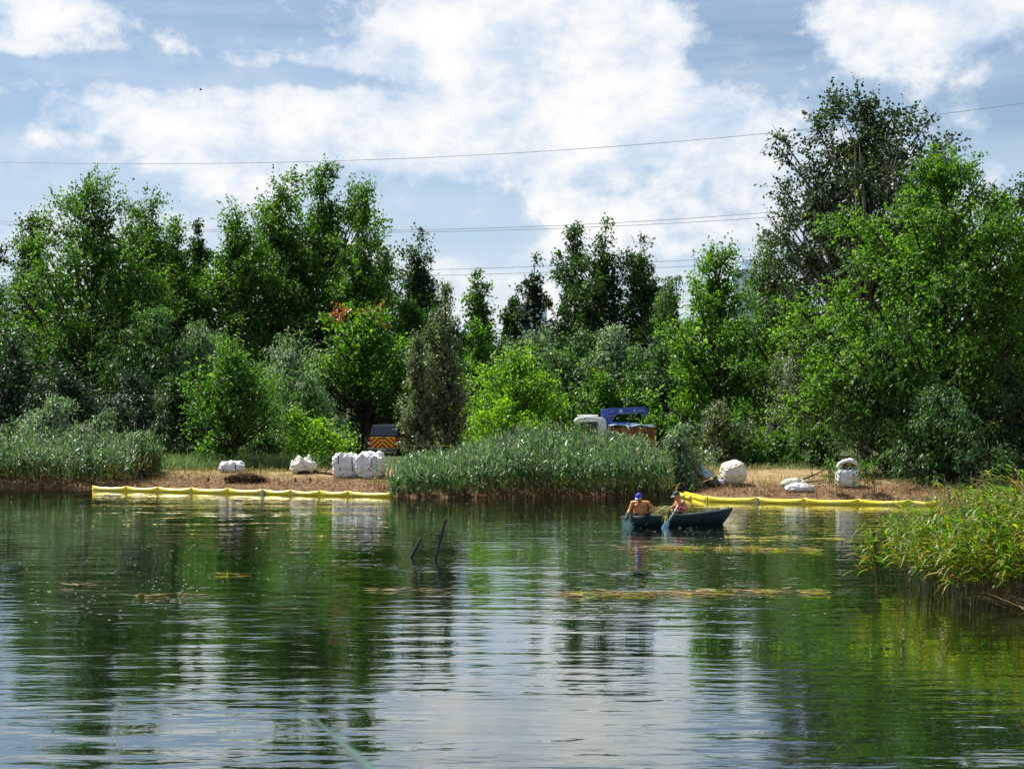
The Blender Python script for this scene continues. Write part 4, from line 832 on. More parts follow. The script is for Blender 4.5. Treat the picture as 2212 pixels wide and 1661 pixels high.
for lab, sx_, sy_ in (('upright stub of a cut root right of the brush pile', 656, 1202), ('small dark stub left of the brush pile', 520, 1204), ('dark stub in the stubble below the slumped bag', 738, 1205), ('dark root stub right of the other below the slumped bag', 775, 1206)):
    q_ = gp(sx_, sy_, -.03, .3); st = thing('root_stub', lab, 'stump', q_); MB().tube([(0, 0, 0), (.02, 0, .09), (-.01, 0, .20)], [.06, .045, .035], 7).build('stub_wood', DWOOD, st, smooth=True); MB().tube([(0, 0, .08), (.06, -.02, .16)], [.025, .012], 5).build('stub_shoot', DWOOD, st)
# ------------------------------------------------------------------ two black stakes
IRON = mat('wet_black_pipe', (.012, .012, .014), .38, .5, var=.3, scale=20, bump=.3, bscale=30)
def stake(label, base, top, clamp):
    root = thing('metal_stake', label, 'stake', base); t = top - base; MB().tube([Vector((0, 0, 0)) - t.normalized() * .5, t * .5, t], .036, 14).build('pipe', IRON, root, smooth=True, bevel=.004)
    MB().tube([t, t + t.normalized() * .004], [.027, .027], 14).build('bore_shade', mat('bore_shade', (.002, .002, .002), .9), root)  # black disc paints the shade inside the pipe's end
    if clamp:
        c = t * .55; u = t.normalized(); MB().tube([c - u * .07, c + u * .07], .052, 12).build('clamp', IRON, root, smooth=False); MB().box(c + Vector((-.05, -.01, 0)), (.03, .05, .13)).build('clamp_lug', IRON, root, bevel=.004)
b = GS(1028, 1393); stake('short black pipe leaning out of the water, the left stake', b, PS(1052, 1346, b.y), False)
b = GS(1088, 1397); stake('taller black pipe with a clamp halfway up, the right stake', b, PS(1113, 1298, b.y), True)
# ------------------------------------------------------------------ rowing boat
HULL = mat('dark_green_hull_paint', (.004, .015, .017), .55, .15, var=.25, scale=4, bump=.15, bscale=12, dirt=(.008, .028, .030), dscale=2.5)
HULLP = mat('lighter_teal_transom', (.03, .12, .13), .45, .5, var=.2, scale=5, dirt=(.02, .06, .065), dscale=3)  # lighter teal than the hull sides
RAIL = mat('worn_rail', (.07, .10, .10), .5, .4, var=.25, scale=8, dirt=(.03, .05, .05), dscale=5)
PLANK = mat('boat_plank', (.13, .10, .07), .8, .3, var=.25)
BTH = R(18.0); BO = Vector((3.10, 40.72, 0))
boat = thing('rowing_boat', 'dark green wooden rowing boat with two men, bow to the right', 'boat', BO, BTH); boat.rotation_euler.x = R(-5.0)
BM = Matrix.Translation(BO) @ Matrix.Rotation(BTH, 4, 'Z')
st_ = [  # x gunwale, x chine, half beam, half bottom, z bottom, sheer
 (0.00, 0.04, .50, .37, -.10, .265), (.25, .27, .53, .40, -.11, .265), (.6, .6, .56, .42, -.12, .27), (1.1, 1.1, .58, .43, -.12, .28), (1.6, 1.58, .57, .40, -.115, .30),
 (2.1, 2.05, .51, .31, -.10, .345), (2.5, 2.38, .40, .20, -.08, .395), (2.8, 2.58, .26, .10, -.05, .44), (3.0, 2.70, .12, .035, -.03, .475), (3.10, 2.76, .012, .004, -.01, .495)]
st_ = [(a, c, b * .86, e * .86, f_, g_ - .02 - .05 * (a / 3.1) ** 2) for a, c, b, e, f_, g_ in st_]
mb = MB(); rings = []
for xg, xc, b, bb, zb_, zs in st_:
    half = [(xg, b, zs), (xg * .7 + xc * .3, b * .97 + bb * .03, zs * .62 + zb_ * .38), (xg * .3 + xc * .7, b * .55 + bb * .47, zs * .2 + zb_ * .8 + .01), (xc, bb, zb_)]
    rings.append([Vector((x, -y, z)) for x, y, z in half] + [Vector((xc, 0, zb_ - .02))] + [Vector((x, y, z)) for x, y, z in half[::-1]])
mb.loft(rings, closed=False, cap=False); o = mb.build('hull', HULL, boat, smooth=True)
md = o.modifiers.new('s', 'SOLIDIFY'); md.thickness = .022; md.offset = 1
mb = MB(); mb.add([v + Vector((.008, 0, 0)) for v in rings[0]], [tuple(range(9))]); o = mb.build('transom', HULLP, boat, fix=False); md = o.modifiers.new('s', 'SOLIDIFY'); md.thickness = .03; md.offset = 0
mb = MB()
for s in (-1, 1): mb.tube([Vector((xg, s * (b + .004), zs + .004)) for xg, xc, b, bb, zb_, zs in st_], .019, 8)
mb.tube([Vector((-.005, -.435, .252)), Vector((-.005, 0, .262)), Vector((-.005, .435, .252))], .022, 8); mb.build('gunwale', RAIL, boat, smooth=True)
for x, zz in ((.32, .17), (1.52, .18), (2.45, .28)):
    wv = float(np.interp(x, [q[0] for q in st_], [q[2] for q in st_])); MB().box((x, 0, zz), (.22, wv * 1.86, .03)).build('thwart', PLANK, boat, bevel=.006)
for k in range(5): MB().box((1.15, -.26 + .13 * k, .04), (2.0 - .12 * abs(k - 2), .122, .018)).build('floorboard', PLANK, boat)
for s in (-1, 1):
    mb = MB(); mb.box((1.18, s * .50, .305), (.09, .05, .04)); mb.tube([(1.14, s * .505, .32), (1.13, s * .505, .37), (1.13, s * .505, .39)], .01, 6); mb.tube([(1.22, s * .505, .32), (1.23, s * .505, .37), (1.23, s * .505, .39)], .01, 6); mb.build('oarlock', RAIL, boat)
MB().tube([(2.97, -.04, .43), (3.0, 0, .465), (3.03, .04, .43)], .012, 6).build('bow_ring', RAIL, boat)
MB().box((-.03, -.30, .20), (.05, .16, .22)).build('motor_pad', mat('transom_pad', (.02, .02, .022), .8), boat, bevel=.01)
# oars
OARW = mat('grey_white_oar', (.40, .42, .44), .5, .4, var=.15, dirt=(.3, .32, .33)); OARB = mat('pale_blue_blade', (.10, .22, .30), .4, .5, var=.15)
def oar(label, h, b, blade_l=.42):
    root = thing('oar', label, 'oar', h); u = (b - h).normalized(); Ln = (b - h).length; MB().tube([Vector((0, 0, 0)) - u * .10, u * .05, u * (Ln - blade_l)], [.020, .024, .022], 10).build('shaft', OARW, root, smooth=True)
    sd_ = u.cross(Vector((0, 1, 0))).normalized(); nn = u.cross(sd_); rings = []
    for f, w_ in ((-.05, .022), (.05, .05), (.25, .078), (.8, .082), (1.0, .07)):
        c = u * (Ln - blade_l * (1 - f)); rings.append([c + sd_ * w_ * a + nn * .011 * e for a, e in ((-1, 0), (-.5, 1), (.5, 1), (1, 0), (.5, -1), (-.5, -1))])
    MB().loft(rings).build('blade', OARB, root, smooth=False, bevel=.004); return root
oar('near oar with pale blue blade dipping into the water beside the boat', PS(1694, 1265.5, 40.95), PS(1658, 1324, 40.02))
oar('far oar held across the cut reeds, blade on the far side of the boat', PS(1676, 1268, 41.45), PS(1608, 1300.5, 42.9))
# cut reeds heaped between the men
rg = np.random.default_rng(61); n = 760; hx = rg.normal(1.0, .26, n); hy = np.clip(rg.normal(-.06, .2, n), -.3, .3); hz = .14 + .34 * np.exp(-((hx - 1.02) / .3) ** 2) * rg.random(n)
hz = np.maximum(hz, .2); v, q = ribbons(np.stack([hx, hy, hz], 1), rg.uniform(0, 6.28, n), rg.uniform(.05, .8, n), rg.uniform(.12, .30, n), rg.uniform(.018, .036, n), rg.uniform(.05, .5, n))
REEDC = leafmat('cut_reed_leaf', ((.10, .17, .04), (.20, .27, .09), (.38, .40, .22)), .35, (1.4, 1.4, .8), .45, .5, .2)
cr = thing('cut_reeds', 'heap of freshly cut reeds lying in the boat between the men', 'cut reeds', BO + Vector((0, 0, 0)), BTH)
o = obj('reed_heap', npmesh('reed_heap', v, [q], [REEDC, STRAW, REEDY], np.tile(rg.choice(3, n, p=(.72, .2, .08)), 3)), cr); o['kind'] = 'stuff'
v, q = ribbons(np.array([[.86, -.50, .30], [.88, -.51, .31], [.90, -.50, .30], [.84, -.50, .30], [1.0, -.50, .3]]), np.array([-1.9, -2.1, -1.8, -2.3, -1.0]), np.array([.1, .0, .15, .1, .1]), np.array([.26, .28, .22, .2, .2]), np.array([.045, .04, .04, .03, .012]), np.array([1.0, 1.05, .9, 1.0, .7]))
obj('hanging_leaves', npmesh('hanging_leaves', v, [q], [REEDN]), cr)
for k, (a, b) in enumerate((((.70, -.2, .30), (.60, -.25, .47)), ((.95, -.1, .34), (.80, -.2, .46)), ((.35, -.42, .24), (.75, -.30, .35)), ((.5, -.40, .26), (1.2, -.2, .36)))): MB().tube([a, b], .008, 5).build('stalk', OARW if k < 2 else STRAW, cr)

# ------------------------------------------------------------------ the two men
SKIN = mat('tanned_skin', (.58, .23, .075), .5, .45, var=.10, scale=7); SKIN2 = mat('tanned_skin_pinker', (.55, .23, .12), .5, .45, var=.10, scale=7)
TRS = mat('dark_trousers', (.012, .016, .030), .85, .2); CAPB = mat('blue_cap', (.035, .065, .42), .7, .3, var=.15); VIS = mat('pale_blue_visor', (.20, .32, .62), .6, .3); CAPG = mat('dark_grey_green_cap', (.03, .06, .065), .7, .3); VISG = mat('grey_visor', (.16, .24, .25), .6, .3)
GLV = mat('grey_green_glove', (.12, .17, .15), .8, .3, var=.4, scale=20, dirt=(.5, .55, .5), dscale=16); GLR = mat('red_rubber_glove', (.50, .012, .035), .4, .5); HAIR = mat('grey_hair', (.10, .085, .075), .8); EYE = mat('dark_eye', (.02, .015, .012), .2); GLB = mat('dark_glove', (.012, .016, .022), .7)
def person(label, seat, fwd, J, capm, vism, skin, gl, gr, headtilt=.4, headyaw=0.0):
    """J: joints (forward, to his left, up) from the seat point"""
    fw = Vector((fwd[0], fwd[1], 0)).normalized(); lf = Vector((-fw.y, fw.x, 0)); up = Vector((0, 0, 1))
    root = thing('person', label, 'person', seat)
    def W(t): return fw * t[0] + lf * t[1] + up * t[2]
    B = MB(); pel, che, nek, hd = (W(J[k]) for k in ('pelvis', 'chest', 'neck', 'head'))
    def ring(c, a, b, axis, k=14):
        f2 = (fw - axis * fw.dot(axis)).normalized(); return [c + lf * a * math.cos(t) + f2 * b * math.sin(t) for t in (2 * math.pi * i / k for i in range(k))]
    ax = (nek - pel).normalized()
    sec = [(pel - ax * .06, .13, .10), (pel, .182, .135), (pel.lerp(che, .4), .186, .145), (pel.lerp(che, .75), .186, .135), (che, .186, .122), (che.lerp(nek, .5), .160, .10), (che.lerp(nek, .85), .10, .075), (nek, .062, .058)]
    B.loft([ring(c, a, b, ax) for c, a, b in sec])
    B.tube([nek - ax * .05, nek.lerp(hd, .35), hd], [.070, .062, .056], 12)
    hf = (fw * math.cos(headyaw) + lf * math.sin(headyaw)); hu = (up * math.cos(headtilt) + hf * math.sin(headtilt)).normalized(); hfr = (hf * math.cos(headtilt) - up * math.sin(headtilt)).normalized(); hl = hu.cross(hfr)
    HM = Matrix((hfr, hl, hu)).transposed()
    def Hp(a, b, c): return hd + hfr * a + hl * b + hu * c
    B.ell(hd + hu * .02, (.098, .076, .105), 16, 12, M=HM); B.ell(Hp(.022, 0, -.05), (.068, .060, .068), 14, 10, M=HM); B.ell(Hp(.094, 0, -.015), (.022, .014, .026), 8, 6, M=HM)
    B.ell(Hp(.075, 0, -.092), (.024, .028, .018), 8, 6, M=HM)
    for s in (-1, 1): B.ell(Hp(-.008, s * .078, -.005), (.020, .009, .032), 8, 6, M=HM); B.ell(Hp(.078, s * .03, .024), (.016, .026, .012), 8, 5, M=HM)
    hands = []
    for s, n_ in ((1, 'l'), (-1, 'r')):
        sh, elb, wr = W(J['sh_' + n_]), W(J['el_' + n_]), W(J['wr_' + n_]); B.ell(sh, (.068, .068, .066), 12, 8)
        B.tube([che.lerp(nek, .55) + lf * s * .08, sh], [.07, .062], 10)
        B.tube([sh, sh.lerp(elb, .45), elb], [.058, .052, .042], 12); B.ell(elb, (.043, .043, .043), 10, 7); B.tube([elb, elb.lerp(wr, .35), wr], [.042, .044, .029], 12)
        hands.append((wr, (wr - elb).normalized(), s, n_))
    for s in (-1, 1): B.ell(che + lf * s * .085 + fw * .085 - up * .01, (.07, .05, .055), 10, 7)
    o = B.build('body', skin, root, smooth=True); md = o.modifiers.new('r', 'REMESH'); md.mode = 'VOXEL'; md.voxel_size = .013; md.use_smooth_shade = True; md = o.modifiers.new('s', 'SMOOTH'); md.iterations = 4; md.factor = .5
    T = MB()
    T.loft([ring(pel + up * z - ax * 0, a, b, up) for z, a, b in ((-.09, .12, .10), (-.05, .175, .14), (.03, .178, .138), (.06, .172, .132))])
    for s, n_ in ((1, 'l'), (-1, 'r')):
        hp, kn, ft = pel + lf * s * .09 - up * .02, W(J['kn_' + n_]), W(J['ft_' + n_]); T.tube([hp, hp.lerp(kn, .5), kn], [.092, .082, .066], 12); T.ell(kn, (.066, .066, .066), 10, 7); T.tube([kn, kn.lerp(ft, .4), ft], [.064, .058, .045], 12)
    o = T.build('trousers', TRS, root, smooth=True); md = o.modifiers.new('r', 'REMESH'); md.mode = 'VOXEL'; md.voxel_size = .014; md.use_smooth_shade = True; md = o.modifiers.new('s', 'SMOOTH'); md.iterations = 3
    for n_ in 'lr':
        ft = W(J['ft_' + n_]); MB().ell(ft + fw * .07 - up * .0, (.13, .048, .045), 12, 7, M=Matrix((fw, lf, up)).transposed()).build('boot', RUB, root, smooth=True)
    # hands: palm, four curled fingers of different length, a thumb from the side of the palm
    for wr, dr, s, n_ in hands:
        g = J.get('grip_' + n_); dr = W(g).normalized() if g else dr; side = dr.cross(up if abs(dr.z) < .85 else fw).normalized(); pn = side.cross(dr).normalized(); pn = -pn if pn.z > 0 else pn
        Hm = MB(); pal = wr + dr * .055; Hm.ell(pal, (.052, .044, .022), 12, 8, M=Matrix((dr, side, pn)).transposed()); Hm.tube([wr - dr * .07, wr, wr + dr * .03], [.036, .034, .034], 10)
        for i, fl_ in enumerate((.072, .082, .077, .060)):
            r0 = pal + dr * .035 + side * (-.032 + .021 * i); a1 = r0 + dr * fl_ * .45 + pn * .010; a2 = a1 + dr * fl_ * .22 + pn * fl_ * .38; a3 = a2 - dr * fl_ * .16 + pn * fl_ * .28; Hm.tube([r0, a1, a2, a3], [.0105, .0100, .0095, .008], 7)
        t0 = pal - dr * .02 - side * .035; t1 = t0 - side * .026 + dr * .028 + pn * .012; t2 = t1 + dr * .030 + pn * .022 + side * .008; Hm.tube([t0, t1, t2], [.014, .0125, .010], 7)
        o = Hm.build('glove', gl if n_ == 'l' else gr, root, smooth=True); md = o.modifiers.new('r', 'REMESH'); md.mode = 'VOXEL'; md.voxel_size = .006; md.use_smooth_shade = True
    # cap
    C = MB(); rings = []
    for i in range(7):
        f = i / 6; th = f * math.pi / 2 * .98; rings.append([Hp(.103 * math.cos(th) * math.cos(t) - .004, .084 * math.cos(th) * math.sin(t), .045 + .092 * math.sin(th)) for t in (2 * math.pi * k / 18 for k in range(18))])
    C.loft(rings); cap = C.build('cap', capm, root, smooth=True)
    vz = []
    for rr_, zz in ((.09, .052), (.135, .040), (.172, .024)): vz.append([Hp(rr_ * math.cos(t) * (1.0 if rr_ < .1 else 1.0), .088 * math.sin(t) * (1 if rr_ < .1 else .92), zz - .02 * abs(math.sin(t)) ** 2) for t in np.linspace(-1.15, 1.15, 11)])
    V_ = MB(); V_.loft(vz, closed=False, cap=False); o = V_.build('visor', vism, cap, smooth=True, fix=False); md = o.modifiers.new('s', 'SOLIDIFY'); md.thickness = .008
    MB().loft([[Hp(-.012 + (.098 - i * .006) * math.cos(t), (.080 - i * .004) * math.sin(t), .045 - i * .03) for t in np.linspace(1.75, 2 * math.pi - 1.75, 12)] for i in range(3)], closed=False, cap=False).build('hair', HAIR, root, smooth=True, fix=False)
    for s in (-1, 1): MB().ell(Hp(.088, s * .031, .008), (.008, .012, .008), 8, 6, M=HM).build('eye', EYE, root, smooth=True)
    mb = MB(); mb.tube([Hp(.086, -.024, -.052), Hp(.095, 0, -.05), Hp(.086, .024, -.052)], .006, 6); mb.build('lips', mat('lips', (.34, .09, .06), .5), root)
    return root, W
s1 = BM @ Vector((.36, -.02, .185))
J1 = dict(pelvis=(0, 0, .09), chest=(.05, 0, .38), neck=(.10, 0, .50), head=(.20, -.02, .585), sh_l=(.07, .20, .435), sh_r=(.07, -.20, .435), el_l=(.06, .345, .285), wr_l=(.24, .275, .19), grip_l=(.55, -.25, -.7),
          el_r=(.13, -.275, .255), wr_r=(.26, -.335, .115), grip_r=(.35, -.12, -.9), kn_l=(.36, .22, .12), kn_r=(.34, -.14, .12), ft_l=(.34, .2, -.12), ft_r=(.32, -.14, -.12))
person('bare-chested man in a bright blue cap seated in the stern', s1, (-.18, -.98), J1, CAPB, VIS, SKIN, GLB, GLV, .55, -.35)
s2 = BM @ Vector((1.58, 0, .195))
J2 = dict(pelvis=(0, 0, .08), chest=(.03, 0, .33), neck=(.08, 0, .46), head=(.155, 0, .585), sh_l=(.05, .19, .42), sh_r=(.05, -.19, .42), el_l=(-.06, .30, .255), wr_l=(.13, .22, .275), grip_l=(.85, -.2, -.1),
          el_r=(.14, -.28, .26), wr_r=(.29, -.16, .25), grip_r=(.9, .1, -.12), kn_l=(.38, .14, .16), kn_r=(.38, -.14, .16), ft_l=(.42, .13, -.13), ft_r=(.42, -.13, -.13))
person('bare-chested rower in a dark cap and red gloves facing the stern', s2, (-math.cos(BTH), -math.sin(BTH)), J2, CAPG, VISG, SKIN2, GLR, GLR, .35, 0)

# ------------------------------------------------------------------ pickup
NAVY = mat('black_blue_paint', (.010, .014, .024), .25, .5, var=.08, coat=.4); GLS = mat('dark_tinted_glass', (.018, .030, .050), .08, .6, var=.05); CHY = mat('yellow_reflective', (.95, .50, .03), .4, .5, var=.06); CHR = mat('red_reflective', (.42, .012, .012), .4, .5, var=.06)
TLR = mat('red_tail_lamp', (.40, .01, .02), .2, .6); TLW = mat('white_reverse_lamp', (.75, .78, .80), .2, .6); PLATE = mat('number_plate', (.72, .74, .76), .4); CHROME = mat('grey_bumper', (.14, .16, .18), .35, .6, metal=.5); REDP = mat('dark_red_paint', (.16, .012, .012), .3, .5, coat=.4)
pp = PS(957, 1146, 85); pp.z = gzf(pp.x, pp.y)
pk = thing('pickup_truck', 'dark pickup with red and yellow chevron tailgate parked under the maple', 'pickup', pp, R(-20))
mb = MB(); mb.prism([(0.02, .42), (0.02, 1.08), (1.62, 1.10), (3.5, 1.12), (3.9, 1.10), (4.95, 1.00), (5.1, .85), (5.1, .42)], lambda u, w: Vector((-.92, u, w)), lambda u, w: Vector((.92, u, w))); mb.build('body', NAVY, pk, bevel=.05)
mb = MB(); mb.prism([(1.66, 1.09), (1.78, 1.80), (2.9, 1.82), (3.62, 1.10)], lambda u, w: Vector((-.90 + .18 * (w - 1.09), u, w)), lambda u, w: Vector((.90 - .18 * (w - 1.09), u, w))); mb.build('cab', NAVY, pk, bevel=.05)
mb = MB(); mb.prism([(0.03, 1.085), (.20, 1.74), (1.60, 1.77), (1.60, 1.085)], lambda u, w: Vector((-.89 + .20 * (w - 1.09), u, w)), lambda u, w: Vector((.89 - .20 * (w - 1.09), u, w))); cn = mb.build('canopy', NAVY, pk, bevel=.06)
mb = MB(); mb.add([(-.80, .050, 1.15), (.80, .050, 1.15), (.70, .185, 1.67), (-.70, .185, 1.67)], [(0, 1, 2, 3)]); o = mb.build('rear_window', GLS, cn, fix=False, loc=(0, -.03, 0)); md = o.modifiers.new('s', 'SOLIDIFY'); md.thickness = .01
MB().box((0, -.0, 1.17), (.16, .02, .03)).build('window_latch', CHROME, cn)
for s in (-1, 1):
    mb = MB(); mb.add([(s * .895, .35, 1.2), (s * .895, 1.5, 1.2), (s * .80, 1.5, 1.66), (s * .80, .42, 1.66)], [(0, 1, 2, 3)]); mb.build('side_window', GLS, cn, fix=False, loc=(s * .006, 0, 0))
    mb = MB(); mb.add([(s * .895, 1.80, 1.2), (s * .895, 3.3, 1.2), (s * .79, 2.85, 1.72), (s * .79, 1.9, 1.72)], [(0, 1, 2, 3)]); mb.build('door_window', GLS, pk, fix=False, loc=(s * .006, 0, 0))
    MB().box((s * .925, 1.1, .80), (.012, 1.9, .22)).build('side_stripe', REDP, pk)
    MB().box((s * .928, 1.1, .98), (.012, 1.9, .04)).build('side_line', CHY, pk)
    lm = MB(); lm.box((s * .845, .0, .89), (.15, .06, .16)); l1 = lm.build('tail_lamp', TLR, pk, bevel=.015); MB().box((s * .845, -.004, .72), (.15, .06, .15)).build('reverse_lamp', TLW, l1, bevel=.012); MB().box((s * .845, .0, .565), (.15, .06, .13)).build('lower_lamp', TLR, l1, bevel=.012)
    for y in (1.0, 4.2):
        wh = MB(); wh.tube([(s * .72, y, .38), (s * .95, y, .38)], .38, 22); t_ = wh.build('wheel', RUB, pk, bevel=.03); MB().tube([(s * .955, y, .38), (s * .965, y, .38)], .22, 16).build('rim', CHROME, t_)
    MB().box((s * .45, 1.0, 1.80), (.04, 1.2, .03)).build('roof_rail', CHROME, pk)
    MB().box((s * 1.0, 3.3, 1.22), (.16, .10, .18)).build('door_mirror', NAVY, pk, bevel=.03)
TG = (-.755, .755, .455, 1.055)
tg = MB().box((0, -.005, .755), (1.51, .05, .60)).build('tailgate', CHY, pk, bevel=.01)
def clip(poly, r):
    for ax_i, sgn, lim in ((0, 1, r[0]), (0, -1, r[1]), (1, 1, r[2]), (1, -1, r[3])):
        out = []
        for i in range(len(poly)):
            a, b = poly[i], poly[(i + 1) % len(poly)]; da, db = sgn * (a[ax_i] - lim), sgn * (b[ax_i] - lim)
            if da >= 0: out.append(a)
            if da * db < 0: t = da / (da - db); out.append((a[0] + t * (b[0] - a[0]), a[1] + t * (b[1] - a[1])))
        poly = out
        if not poly: return []
    return poly
for k in range(-1, 6):
    for s in (-1, 1):
        z0 = .30 + k * .26; q = [(0, z0), (0, z0 + .13), (s * 1.6, z0 + .13 - 1.6 * .82), (s * 1.6, z0 - 1.6 * .82)]
        q = clip(q, (TG[0] + .01, -.0005, TG[2] + .01, TG[3] - .01) if s < 0 else (.0005, TG[1] - .01, TG[2] + .01, TG[3] - .01))
        if len(q) > 2:
            mb = MB(); mb.prism(q, lambda u, w: Vector((u, -.0325, w)), lambda u, w: Vector((u, -.030, w))); mb.build('chevron_stripe', CHR, tg)
MB().box((0, -.036, 1.005), (.26, .03, .07)).build('tailgate_handle', RUB, tg, bevel=.01)
em = MB(); em.tube([(0, -.032, .86), (0, -.042, .86)], .065, 20); e_ = em.build('emblem', TLW, tg); MB().tube([(0, -.040, .86), (0, -.046, .86)], .032, 14).build('emblem_centre', NAVY, e_)
MB().box((0, -.06, .36), (1.80, .18, .18)).build('rear_bumper', CHROME, pk, bevel=.03)
pl = MB().box((-.0, -.155, .36), (.52, .012, .115)).build('number_plate', PLATE, pk)
for k in range(8):
    if k != 2: MB().box((-.17 + .052 * k, -.1635, .36), (.028, .004, .062)).build('plate_mark', NAVY, pl)

# ------------------------------------------------------------------ truck with loader crane
WHT = mat('white_cab_paint', (.88, .88, .87), .3, .5, var=.04, dirt=(.72, .71, .68), dscale=2, coat=.3); CBL = mat('crane_blue_paint', (.015, .055, .40), .32, .5, var=.12, coat=.3, dirt=(.02, .07, .34)); RUST = mat('rusty_cargo_side', (.28, .085, .04), .7, .3, var=.3, scale=5, bump=.3, dirt=(.16, .07, .05), dscale=3); ORB = mat('orange_post_paint', (.50, .15, .03), .5); TARP = mat('pale_blue_tarpaulin', (.45, .58, .78), .4, .5, bump=.3)
tp_ = PS(1515, 1135, 83); tp_.z = gzf(tp_.x, tp_.y) - .2
tk = thing('crane_truck', 'white cab truck with a folded blue loader crane behind the reed bed', 'truck', tp_, 0)   # local: -x is forward, origin under the cab rear
prof = [(-1.95, .75), (-1.98, 1.35), (-1.72, 2.22), (-1.60, 2.36), (-1.1, 2.44), (-.25, 2.36), (-.06, 2.22), (-.02, 1.9), (0, .75)]
mb = MB(); mb.prism(prof, lambda u, w: Vector((u, -1.0 + .05 * max(0, w - 1.6), w)), lambda u, w: Vector((u, 1.0 - .05 * max(0, w - 1.6), w))); cb = mb.build('cab', WHT, tk, bevel=.06)
for s in (-1, 1):
    yy = s * 1.0
    mb = MB(); mb.prism([(-1.62, 1.45), (-1.45, 2.10), (-.62, 2.14), (-.52, 2.05), (-.52, 1.45)], lambda u, w: Vector((u, yy * (.985) + s * .004, w)), lambda u, w: Vector((u, yy * .985 + s * .022, w))); mb.build('door_window', GLS, cb)
    mb = MB(); mb.tube([(-1.66, yy + s * .02, 1.40), (-1.48, yy + s * .02, 2.14), (-.60, yy + s * .02, 2.18), (-.48, yy + s * .02, 2.08), (-.46, yy + s * .02, 1.40)], .025, 6); mb.build('window_frame', WHT, cb)
    mb = MB(); mb.tube([(-1.70, yy * 1.0, 1.9), (-1.95, yy * 1.2, 1.95)], .02, 6); mb.box((-1.96, yy * 1.22, 1.85), (.06, .18, .34)); mb.build('mirror', RUB, cb)
mb = MB(); mb.add([(-1.965, -.85, 1.42), (-1.965, .85, 1.42), (-1.755, .82, 2.14), (-1.755, -.82, 2.14)], [(0, 1, 2, 3)]); mb.build('windscreen', GLS, cb, fix=False, loc=(-.012, 0, 0))
MB().box((-1.0, 0, 2.475), (1.1, 1.2, .07)).build('roof_panel', WHT, cb, bevel=.03)
MB().box((1.1, 0, .72), (4.9, .8, .22)).build('chassis', RUB, tk)
for x in (-1.25, 1.7):
    for s in (-1, 1): w_ = MB().tube([(x, s * .72, .45), (x, s * 1.02, .45)], .45, 22).build('wheel', RUB, tk, bevel=.04); MB().tube([(x, s * 1.02, .45), (x, s * 1.035, .45)], .24, 16).build('rim', WHT, w_)
# cargo box
MB().box((1.35, 0, .98), (2.35, 2.0, .1)).build('bed', RUB, tk)
for s in (-1, 1):
    MB().box((.75, s * 1.0, 1.42), (1.12, .05, .80)).build('side_panel', RUST, tk, bevel=.01); MB().box((1.92, s * 1.0, 1.42), (1.16, .05, .80)).build('side_panel', RUST, tk, bevel=.01)
    for x in (.17, 1.335, 2.52): MB().box((x, s * 1.012, 1.45), (.07, .09, .92)).build('side_post', ORB, tk)
MB().box((2.52, 0, 1.42), (.05, 1.95, .80)).build('tail_panel', RUST, tk)
mb = MB(); gx_ = 10; pts = [Vector((.12 + 2.48 * i / gx_, yv, 1.93 + .05 * math.sin(i * 1.3 + yv) - .06 * i / gx_ + (.06 if abs(yv) < .5 else 0))) for i in range(gx_ + 1) for yv in (-1.08, -.5, 0, .5, 1.08)]
mb.add(pts, [(i * 5 + j, i * 5 + j + 1, i * 5 + j + 6, i * 5 + j + 5) for i in range(gx_) for j in range(4)]); o = mb.build('tarpaulin', TARP, tk, smooth=True, fix=False); md = o.modifiers.new('s', 'SOLIDIFY'); md.thickness = .05
MB().box((.75, -.4, 2.05), (1.1, .5, .10)).build('blue_load', CBL, tk, bevel=.02)
# crane
cr_ = MB(); cr_.prism([(-.02, 1.0), (.34, 1.0), (.36, 2.25), (.50, 2.45), (.62, 2.55), (.62, 2.84), (-.18, 2.84), (-.26, 2.78), (-.26, 2.42), (-.10, 2.28), (-.02, 2.0)], lambda u, w: Vector((u, -.22, w)), lambda u, w: Vector((u, .22, w))); cr_ = cr_.build('crane_column', CBL, tk, bevel=.03)
mb = MB(); mb.prism([(-.1, 2.84), (2.0, 2.93), (2.2, 2.90), (2.30, 2.76), (2.30, 2.60), (2.18, 2.48), (1.98, 2.46), (1.96, 2.52), (2.06, 2.58), (2.06, 2.64), (1.4, 2.60), (.55, 2.55), (.3, 2.5)], lambda u, w: Vector((u, -.25, w)), lambda u, w: Vector((u, .17, w))); bo = mb.build('crane_boom', CBL, tk, bevel=.025)
MB().tube([(.05, -.29, 2.42), (.55, -.29, 2.50)], .05, 10).build('lift_cylinder', CHROME, tk)
mb = MB(); mb.tube([(2.10, 0, 2.50), (2.10, 0, 2.40)], .02, 6); mb.tube([(2.10, 0, 2.40), (2.16, 0, 2.34), (2.12, 0, 2.28), (2.05, 0, 2.31)], .022, 6); mb.build('hook', RUB, tk)
mb = MB(); mb.tube([(.80, -.252, 2.71), (.80, -.262, 2.71)], .085, 22); e_ = mb.build('round_emblem', TLW, bo); mb = MB(); mb.tube([(.80, -.262, 2.71), (.80, -.266, 2.71)], .05, 16); e2 = mb.build('emblem_centre', mat('emblem_grey', (.45, .50, .62), .4), e_)
